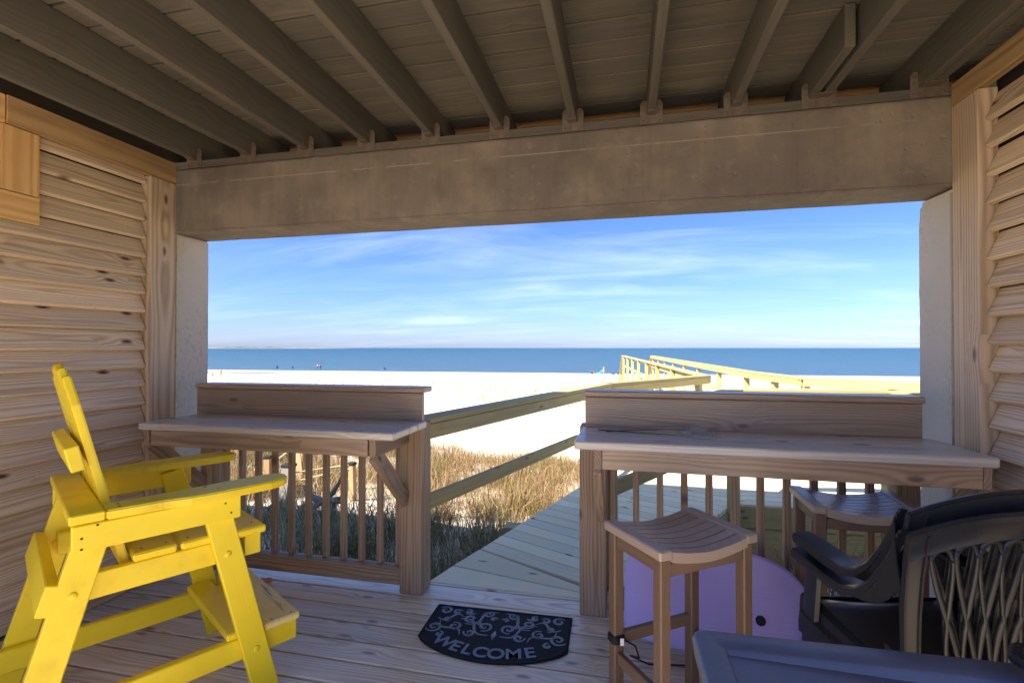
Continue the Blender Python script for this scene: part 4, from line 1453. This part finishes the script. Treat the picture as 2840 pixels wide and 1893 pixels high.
# ------------------------------------------------------------------ small things on counter and floor
oc = empty('wire_ornament', (0.335, 2.50, 1.001), 0, label='round grey wire ornament lying at the back of the right counter', cat='ornament')
bm = bmesh.new()
for r_, cnt in ((0.075, 10), (0.050, 8), (0.028, 6)):
    for k_ in range(cnt):
        a_ = 2 * math.pi * k_ / cnt
        cc = (r_ * 0.62 * math.cos(a_), 0.62 * r_ * math.sin(a_), 0.012 + 0.03 * (0.075 - r_) / 0.075)
        tube(bm, [(cc[0] + r_ * 0.42 * math.cos(q_), cc[1] + r_ * 0.42 * math.sin(q_) * 0.8, cc[2] + 0.006 * math.sin(q_ * 2 + k_)) for q_ in [2 * math.pi * j / 10 for j in range(10)]], 0.0013, 4, True)
bmesh.ops.recalc_face_normals(bm, faces=bm.faces[:])
bm_obj('wire_loops', bm, 'wire', oc, True)
tube_obj('hook', [(-0.03, -0.085, 0.004), (0.0, -0.095, 0.006), (0.05, -0.07, 0.004), (0.09, -0.06, 0.01), (0.10, -0.04, 0.004)], 0.0022, 'wire', oc, 5)
tube_obj('hook', [(-0.06, -0.06, 0.004), (-0.02, -0.07, 0.008), (0.03, -0.10, 0.004), (0.07, -0.115, 0.004)], 0.0020, 'wire', oc, 5)
for pts_, lab in (([(-0.13, 2.545, 1.004), (0.06, 2.49, 1.006), (0.27, 2.455, 1.004)], 'long thin dark twig lying on the right counter, its tip under the wire ornament'),
                  ([(-0.09, 2.50, 1.005), (0.02, 2.535, 1.008), (0.16, 2.60, 1.004)], 'shorter dark twig crossing the long one on the right counter')):
    tag(tube_obj('twig', pts_, [0.0028, 0.0022, 0.0012], 'twig', None, 5), lab, 'twig')
bm = bmesh.new()
bmesh.ops.create_uvsphere(bm, u_segments=14, v_segments=8, radius=0.024)
bmesh.ops.scale(bm, vec=(1.4, 0.7, 0.55), verts=bm.verts)
for v in bm.verts:
    v.co += noise.noise_vector(v.co * 60) * 0.004
tag(bm_obj('seashell', bm, 'shell', None, True, Matrix.Translation((-2.11, 2.615, 0.014)) @ Matrix.Rotation(R(20), 4, 'Z')), 'small orange pink shell on the floor by the counter rail', 'shell')


# ------------------------------------------------------------------ rope fence, towel, driftwood beyond the left rail
def wood_post(x, y, zt_, wd, lean, label, cap=True, mat='ropepost', capmat='black'):
    z0 = gz(x, y); h_ = zt_ - z0
    rt = empty('rope_post', (x, y, z0), rnd.uniform(-0.3, 0.3), label=label, cat='post')
    plank('shaft', rt, (0, 0, -0.2), (lean[0], lean[1], h_), wd, wd, (0, 1, 0), mat, 0.006)
    if cap:
        link('cap', box_mesh(wd + 0.014, wd + 0.014, 0.035, capmat, 0.004), rt, Matrix.Translation((lean[0], lean[1], h_ + 0.005)))
    return rt


wood_post(-3.50, 5.95, -0.12, 0.075, (-0.02, 0.0), 'square wooden rope post with black cap, right of the other posts in the grass')
wood_post(-4.86, 6.02, -0.11, 0.085, (0.0, 0.0), 'golden wooden rope post with black cap in the grass, behind the second baluster')
wood_post(-4.62, 6.45, 0.42, 0.14, (0.01, 0.0), 'thick pale wooden post with a slack rope, behind the black capped post', False)
wood_post(-4.06, 5.30, -0.02, 0.12, (0.06, 0.02), 'leaning dark weathered post with a black cap holding the beach towel', True, 'drift')
for pts_, lab in (([(-3.50, 5.93, -0.12), (-3.8, 5.86, -0.155), (-4.02, 5.32, -0.12)], 'pale slack rope strung between the capped posts'),
                  ([(-3.50, 5.93, -0.17), (-3.85, 5.85, -0.24), (-4.02, 5.32, -0.24)], 'lower slack rope strung between the capped posts'),
                  ([(-4.86, 6.0, -0.20), (-4.74, 6.15, -0.16), (-4.63, 6.38, 0.06)], 'rope rising from the golden post to the thick post')):
    P3 = []
    a_, b_, c_ = [Vector(p) for p in pts_]
    for k_ in range(13):
        t = k_ / 12
        P3.append(a_ * (1 - t) ** 2 + b_ * 2 * t * (1 - t) + c_ * t * t)
    tag(tube_obj('rope', P3, 0.009, 'rope', None, 6), lab, 'rope')
# towel: a draped sheet hanging off a nail
vs, fc = [], []
for i in range(13):
    for j in range(9):
        u, v_ = i / 12, j / 8
        x = -4.62 + 0.50 * u
        z = -0.42 - 0.55 * v_ * (0.35 + 0.65 * (1 - u)) - 0.24 * (1 - u) + 0.03 * math.sin(u * 5)
        y = 5.22 + 0.04 * math.sin(u * 14 + v_ * 3) + 0.03 * math.sin(v_ * 9)
        vs.append((x, y, z))
for i in range(12):
    for j in range(8):
        a_ = i * 9 + j
        fc.append((a_, a_ + 9, a_ + 10, a_ + 1))
to = mesh_obj('beach_towel', vs, fc, 'towel', None, True)
md = to.modifiers.new('thick', 'SOLIDIFY'); md.thickness = 0.012
tag(to, 'purple and orange printed beach towel hanging on the leaning post', 'towel')
# driftwood stump with curved roots
dw = empty('driftwood', (-3.10, 4.75, gz(-3.1, 4.75)), 0, label='grey driftwood branches on a stump in the grass behind the balusters', cat='driftwood')
tube_obj('stump', [(0, 0, -0.1), (0.01, 0, 0.12), (0.02, 0.01, 0.26)], [0.10, 0.085, 0.078], 'drift', dw, 12)
for pts_, r_ in (([(-0.30, 0, 0.42), (-0.22, 0.0, 0.32), (-0.10, 0, 0.27), (0.05, 0, 0.28), (0.22, 0, 0.33)], [0.012, 0.03, 0.04, 0.035, 0.012]),
                 ([(-0.05, 0, 0.27), (0.06, 0, 0.36), (0.12, 0.02, 0.46), (0.16, 0, 0.54)], [0.035, 0.03, 0.02, 0.006]),
                 ([(-0.32, 0, 0.12), (-0.2, -0.03, 0.17), (-0.06, -0.02, 0.26), (0.02, 0, 0.30)], [0.01, 0.022, 0.03, 0.03]),
                 ([(0.0, 0, 0.29), (0.10, -0.03, 0.30), (0.26, -0.04, 0.26)], [0.03, 0.028, 0.008])):
    tube_obj('branch', pts_, r_, 'drift', dw, 8)


# ------------------------------------------------------------------ beach: people and things far off
def person(x, y, rz, joints, label, parts=(), h_=1.7):
    """one skinned body; joints: name -> (pos, radius); parts get their own small meshes"""
    z0 = gz(x, y)
    rt = empty('person', (x, y, z0), rz, label=label, cat='person')
    names = list(joints)
    me = bpy.data.meshes.new('body')
    idx = {n_: i for i, n_ in enumerate(names)}
    edges_ = [(idx[a_], idx[c_]) for a_, c_ in SK if a_ in idx and c_ in idx]
    me.from_pydata([joints[n_][0] for n_ in names], edges_, [])
    me.materials.append(M['skin'])
    o = link('body', me, rt)
    md = o.modifiers.new('skin', 'SKIN')
    md.use_smooth_shade = True
    for i, n_ in enumerate(names):
        sv_ = me.skin_vertices[0].data[i]
        rr2 = joints[n_][1]
        sv_.radius = (rr2, rr2)
        sv_.use_root = (n_ == 'pelvis')
    o.modifiers.new('sub', 'SUBSURF').levels = 1
    hp = joints['head'][0]
    bm = bmesh.new()
    bmesh.ops.create_uvsphere(bm, u_segments=12, v_segments=8, radius=0.115)
    bmesh.ops.scale(bm, vec=(0.95, 1.05, 0.95), verts=bm.verts)
    bm_obj('hair', bm, 'hair', rt, True, Matrix.Translation((hp[0], hp[1] - 0.015, hp[2] + 0.035)))
    for nm, mt_, prof in parts:
        bm = bmesh.new()
        rings = []
        for (cx_, cy_, cz_, rx, ry) in prof:
            rings.append([bm.verts.new((cx_ + rx * math.cos(2 * math.pi * k_ / 14), cy_ + ry * math.sin(2 * math.pi * k_ / 14), cz_)) for k_ in range(14)])
        for a_, c_ in zip(rings[:-1], rings[1:]):
            for k_ in range(14):
                bm.faces.new((a_[k_], a_[(k_ + 1) % 14], c_[(k_ + 1) % 14], c_[k_]))
        bm_obj(nm, bm, mt_, rt, True)
    return rt


SK = [('pelvis', 'spine'), ('spine', 'chest'), ('chest', 'neck'), ('neck', 'head'), ('chest', 'shl'), ('shl', 'ell'), ('ell', 'hal'), ('chest', 'shr'), ('shr', 'elr'), ('elr', 'har'),
      ('pelvis', 'hpl'), ('hpl', 'knl'), ('knl', 'anl'), ('anl', 'tol'), ('pelvis', 'hpr'), ('hpr', 'knr'), ('knr', 'anr'), ('anr', 'tor')]
STAND = {'pelvis': ((0, 0, 0.95), 0.13), 'spine': ((0, 0, 1.12), 0.115), 'chest': ((0, 0, 1.32), 0.13), 'neck': ((0, 0.01, 1.48), 0.05), 'head': ((0, 0.03, 1.60), 0.10),
         'shl': ((-0.19, 0, 1.40), 0.055), 'ell': ((-0.24, 0.02, 1.12), 0.04), 'hal': ((-0.20, 0.14, 0.90), 0.032), 'shr': ((0.19, 0, 1.40), 0.055), 'elr': ((0.25, 0.0, 1.13), 0.04), 'har': ((0.24, 0.08, 0.86), 0.032),
         'hpl': ((-0.10, 0, 0.88), 0.09), 'knl': ((-0.11, 0.02, 0.48), 0.06), 'anl': ((-0.11, 0, 0.08), 0.04), 'tol': ((-0.12, 0.15, 0.03), 0.03),
         'hpr': ((0.10, 0, 0.88), 0.09), 'knr': ((0.12, 0.05, 0.48), 0.06), 'anr': ((0.12, -0.03, 0.08), 0.04), 'tor': ((0.13, 0.12, 0.03), 0.03)}
shorts = lambda mt_: ('shorts', mt_, [(0, 0, 1.02, 0.16, 0.13), (0, 0, 0.92, 0.19, 0.145), (0, 0, 0.74, 0.21, 0.15), (0, 0, 0.56, 0.22, 0.15)])
shirt = lambda mt_: ('shirt', mt_, [(0, 0, 1.46, 0.07, 0.06), (0, 0, 1.41, 0.20, 0.12), (0, 0, 1.25, 0.185, 0.145), (0, 0, 1.02, 0.17, 0.14)])
person(-79.3, 116.8, R(160), STAND, 'standing beachgoer in dark swim shorts, left of the pair by the water', [shorts('darkcloth')])
person(-78.5, 116.9, R(200), STAND, 'standing beachgoer in blue shirt and dark shorts, right of the pair by the water', [shorts('darkcloth'), shirt('bluecloth')])
person(-4.15, 102.5, R(100), STAND, 'bare-backed beachgoer in pink shorts standing next to the turquoise sheet', [shorts('pink')])
SIT = {'pelvis': ((0, 0, 0.14), 0.14), 'spine': ((0, -0.03, 0.32), 0.12), 'chest': ((0, 0.0, 0.52), 0.13), 'neck': ((0, 0.04, 0.68), 0.05), 'head': ((0, 0.08, 0.80), 0.10),
       'shl': ((-0.18, 0.02, 0.60), 0.055), 'ell': ((-0.22, 0.2, 0.42), 0.04), 'hal': ((-0.12, 0.40, 0.44), 0.032), 'shr': ((0.18, 0.02, 0.60), 0.055), 'elr': ((0.22, 0.2, 0.42), 0.04), 'har': ((0.12, 0.40, 0.44), 0.032),
       'hpl': ((-0.11, 0.06, 0.13), 0.09), 'knl': ((-0.14, 0.42, 0.44), 0.06), 'anl': ((-0.12, 0.60, 0.07), 0.04), 'tol': ((-0.12, 0.74, 0.04), 0.03),
       'hpr': ((0.11, 0.06, 0.13), 0.09), 'knr': ((0.14, 0.42, 0.44), 0.06), 'anr': ((0.12, 0.60, 0.07), 0.04), 'tor': ((0.12, 0.74, 0.04), 0.03)}
person(-6.5, 102.6, R(-60), SIT, 'person in black sitting on the sand left of the turquoise sheet',
       [('shirt', 'darkcloth', [(0, 0.03, 0.67, 0.08, 0.07), (0, 0.0, 0.61, 0.21, 0.15), (0, -0.01, 0.40, 0.21, 0.17), (0, 0, 0.05, 0.24, 0.20)])])
# turquoise sheet, billowing
vs, fc = [], []
for i in range(11):
    for j in range(7):
        u, v_ = i / 10, j / 6
        vs.append((-6.1 + 1.7 * u + 0.2 * v_, 102.2 + 0.7 * v_, gz(-5, 102.4) + 0.12 + 0.95 * u ** 1.5 * (0.45 + 0.55 * v_) + 0.05 * math.sin(u * 9)))
for i in range(10):
    for j in range(6):
        a_ = i * 7 + j
        fc.append((a_, a_ + 7, a_ + 8, a_ + 1))
sh_ = mesh_obj('beach_sheet', vs, fc, 'tealcloth', None, True)
sh_.modifiers.new('t', 'SOLIDIFY').thickness = 0.02
tag(sh_, 'bright turquoise sheet being spread on the sand near the water', 'sheet')


def lounger(x, y, rz, label):
    rt = empty('beach_chair', (x, y, gz(x, y)), rz, label=label, cat='beach chair')
    plank('seat', rt, (0, -0.1, 0.28), (0, 0.55, 0.24), 0.6, 0.03, (0, 0, 1), 'bluecloth', 0.01)
    plank('backrest', rt, (0, -0.1, 0.30), (0, -0.45, 0.92), 0.6, 0.03, (0, 1, 0.4), 'bluecloth', 0.01)
    for s in (-1, 1):
        plank('leg', rt, (s * 0.29, -0.1, 0.28), (s * 0.29, -0.3, 0.0), 0.03, 0.03, (1, 0, 0), 'white', 0.003)
        plank('leg', rt, (s * 0.29, 0.4, 0.25), (s * 0.29, 0.5, 0.0), 0.03, 0.03, (1, 0, 0), 'white', 0.003)
    return rt


lounger(-92.2, 118.0, R(-100), 'reclined blue beach chair with white frame, left of the pair near the water')
lounger(-86.9, 117.3, R(-15), 'upright blue beach chair seen from behind, next to the reclined one')
lounger(-58.6, 114.5, R(-20), 'lone blue beach chair in the middle of the beach')
for i, (x, y, lx_) in enumerate(((-46.9, 90.1, 1.6),)):
    g_ = empty('driftwood_pile', (x, y, gz(x, y)), 0, label='dark driftwood and bags lying on the sand in the middle distance', cat='driftwood')
    for k_ in range(5):
        xx = -0.9 + k_ * 0.65
        tube_obj('log', [(xx - 0.5, 0.1 * k_, 0.06), (xx, 0, 0.14), (xx + 0.5, -0.1, 0.05)], [0.04, 0.10, 0.03], 'drift', g_, 6)
for x, y, h_, lab in ((-69.1, 73.6, 1.15, 'dark wooden marker post standing on the sand by the left column'), (-70.9, 73.6, 0.42, 'short stub of a marker post beside the taller one')):
    g_ = empty('marker_post', (x, y, gz(x, y)), 0.2, label=lab, cat='post')
    plank('shaft', g_, (0, 0, -0.3), (0.02, 0, h_), 0.26, 0.26, (0, 1, 0), 'ropepost', 0.02)
for x, y, lab in ((-2.3, 103.0, 'dark bag lying on the sand, right of the person in pink'), (-1.2, 103.2, 'small dark bag farthest right on the sand')):
    bm = bmesh.new()
    bmesh.ops.create_uvsphere(bm, u_segments=10, v_segments=6, radius=0.35)
    bmesh.ops.scale(bm, vec=(1.3, 0.6, 0.5), verts=bm.verts)
    tag(bm_obj('beach_bag', bm, 'darkcloth', None, True, Matrix.Translation((x, y, gz(x, y) + 0.12))), lab, 'bag')


# ------------------------------------------------------------------ dune grasses
def blades(name, n, region, hmin, hmax, wd, mat, seed, lean=0.5, clump=None, dens=None, seg=2):
    g = np.random.default_rng(seed)
    bx_, by_ = [], []
    got = 0
    while got < n:
        m_ = n * 2
        x, y = region(g, m_)
        keep = np.ones(len(x), bool)
        if dens is not None:
            keep &= g.random(len(x)) < dens(x, y)
        # stay clear of the walkway decking
        e = -1.26 + 0.3145 * (y - 2.84)
        e2 = -0.26 + 0.685 * (y - 6.02)
        left = x < np.where(y < 6.02, e, e2) - 0.02
        right = (x > 0.95 + (4.8 - y) * -0.52 + 0.15) & (y < 4.7) & (x < 2.3)
        rf = (y > 8.2) & (x > 2.75)
        wlk = (y > 8.2) & (x < 1.15 - 0.08 * (y - 8.2))
        keep &= (left & (y < 8.3)) | right | rf | wlk
        x, y = x[keep], y[keep]
        bx_.append(x); by_.append(y); got += len(x)
    x = np.concatenate(bx_)[:n]; y = np.concatenate(by_)[:n]
    z = ground(x, y)
    h = g.uniform(hmin, hmax, n) * g.uniform(0.6, 1.0, n)
    az = g.uniform(0, 2 * np.pi, n)
    ln = h * g.uniform(0.1, lean, n)
    wa = g.uniform(0, np.pi, n)
    w_ = wd * g.uniform(0.6, 1.2, n)
    dx, dy = np.cos(az) * ln, np.sin(az) * ln
    wx, wy_ = np.cos(wa) * w_ / 2, np.sin(wa) * w_ / 2
    P = np.empty((n, 5, 3))
    P[:, 0] = np.stack([x - wx, y - wy_, z - 0.02], 1)
    P[:, 1] = np.stack([x + wx, y + wy_, z - 0.02], 1)
    P[:, 2] = np.stack([x + dx * 0.38 + wx * 0.8, y + dy * 0.38 + wy_ * 0.8, z + h * 0.62], 1)
    P[:, 3] = np.stack([x + dx * 0.38 - wx * 0.8, y + dy * 0.38 - wy_ * 0.8, z + h * 0.62], 1)
    P[:, 4] = np.stack([x + dx, y + dy, z + h * (1 - 0.15 * (ln / h))], 1)
    b5 = np.arange(n)[:, None] * 5
    F = np.concatenate([b5 + np.array([0, 1, 2]), b5 + np.array([0, 2, 3]), b5 + np.array([3, 2, 4])])
    o = np_mesh(name, P.reshape(-1, 3), F, mat, None, False)
    return o


def dens_mass(x, y):
    c = 0.55 + 0.45 * np.sin(x * 1.9 + 1.3 * np.sin(y * 1.3)) * np.cos(y * 1.6 + 0.7 * np.sin(x * 1.1))
    edge = np.clip((12.6 + 0.9 * np.sin(x * 0.8) + 0.5 * np.sin(x * 2.3) - y) / 1.2, 0, 1)
    nearc = np.clip((y - 5.2 + 0.5 * np.sin(x * 2.1)) / 0.9, 0.04, 1)
    nearc = np.where(x > -1.5, np.maximum(nearc, 0.45), nearc)
    return np.clip(c * 1.15, 0.12, 1) * edge * nearc


_cg = np.random.default_rng(21)
_cy = 4.3 + 9.0 * _cg.random(1500) ** 0.85
_cx = _cy * _cg.uniform(-0.95, 0.22, 1500)
_cs = _cg.uniform(0.05, 0.17, 1500)


def reg_mass(g, m_):
    k_ = g.integers(0, 1500, m_)
    return _cx[k_] + g.normal(0, 1, m_) * _cs[k_], _cy[k_] + g.normal(0, 1, m_) * _cs[k_]


tag(blades('dune_grass', 44000, reg_mass, 0.12, 0.44, 0.0080, 'grass', 1, 1.3, dens=dens_mass), 'dense tan and rust coloured dune grass beyond the railing', kind='stuff')
tag(blades('grass_stalks', 2600, reg_mass, 0.45, 0.75, 0.007, 'grass', 2, 0.25, dens=dens_mass), 'taller dry stalks rising out of the dune grass', kind='stuff')


def reg_near(g, m_):
    k_ = g.integers(0, 34, m_)
    cg = np.random.default_rng(5)
    cxs, cys = cg.uniform(-3.7, -0.9, 34), cg.uniform(3.15, 5.1, 34)
    return cxs[k_] + g.normal(0, 0.13, m_), cys[k_] + g.normal(0, 0.13, m_)


tag(blades('green_grass', 3800, reg_near, 0.22, 0.55, 0.009, 'ggrass', 3, 1.1), 'grey-green tufts of beach grass in shade right behind the left balusters', kind='stuff')


def reg_right(g, m_):
    k_ = g.integers(0, 7, m_)
    cxs, cys = np.array([1.4, 1.75, 1.1, 1.9, 1.55, 2.1, 1.25]), np.array([3.6, 3.9, 3.4, 3.5, 4.2, 4.1, 4.0])
    return cxs[k_] + g.normal(0, 0.05, m_), cys[k_] + g.normal(0, 0.05, m_)


tag(blades('sea_oats', 260, reg_right, 0.45, 0.85, 0.006, 'grass', 4, 1.0), 'a few thin dry sea oat blades in the sand under the walkway', kind='stuff')
# sparse planted tufts over the open sand
g_ = np.random.default_rng(11)
nt_ = 300
tr = g_.uniform(-0.98, 0.18, nt_)
ty = g_.uniform(44, 68, nt_) + 6 * np.sin(tr * 9)
ty = ty - 8 * (tr > -0.3)
kx = np.repeat(tr * ty, 9) + g_.normal(0, 0.10, nt_ * 9)
ky = np.repeat(ty, 9) + g_.normal(0, 0.10, nt_ * 9)
_n = len(kx)
_it = {'i': 0}


def reg_far(g, m_):
    return np.resize(kx, m_), np.resize(ky, m_)


# simple direct build (no clearing needed out there)
z = ground(kx, ky)
h = g_.uniform(0.35, 0.85, _n)
az = g_.uniform(0, 6.28, _n)
ww = 0.035
P = np.empty((_n, 3, 3))
P[:, 0] = np.stack([kx - ww, ky, z - 0.02], 1)
P[:, 1] = np.stack([kx + ww, ky, z - 0.02], 1)
P[:, 2] = np.stack([kx + np.cos(az) * h * 0.45, ky + np.sin(az) * h * 0.45, z + h], 1)
tag(np_mesh('grass_tufts', P.reshape(-1, 3), np.arange(_n * 3).reshape(-1, 3), 'tuft', None, False), 'rows of sparse dry grass tufts planted across the open sand', kind='stuff')
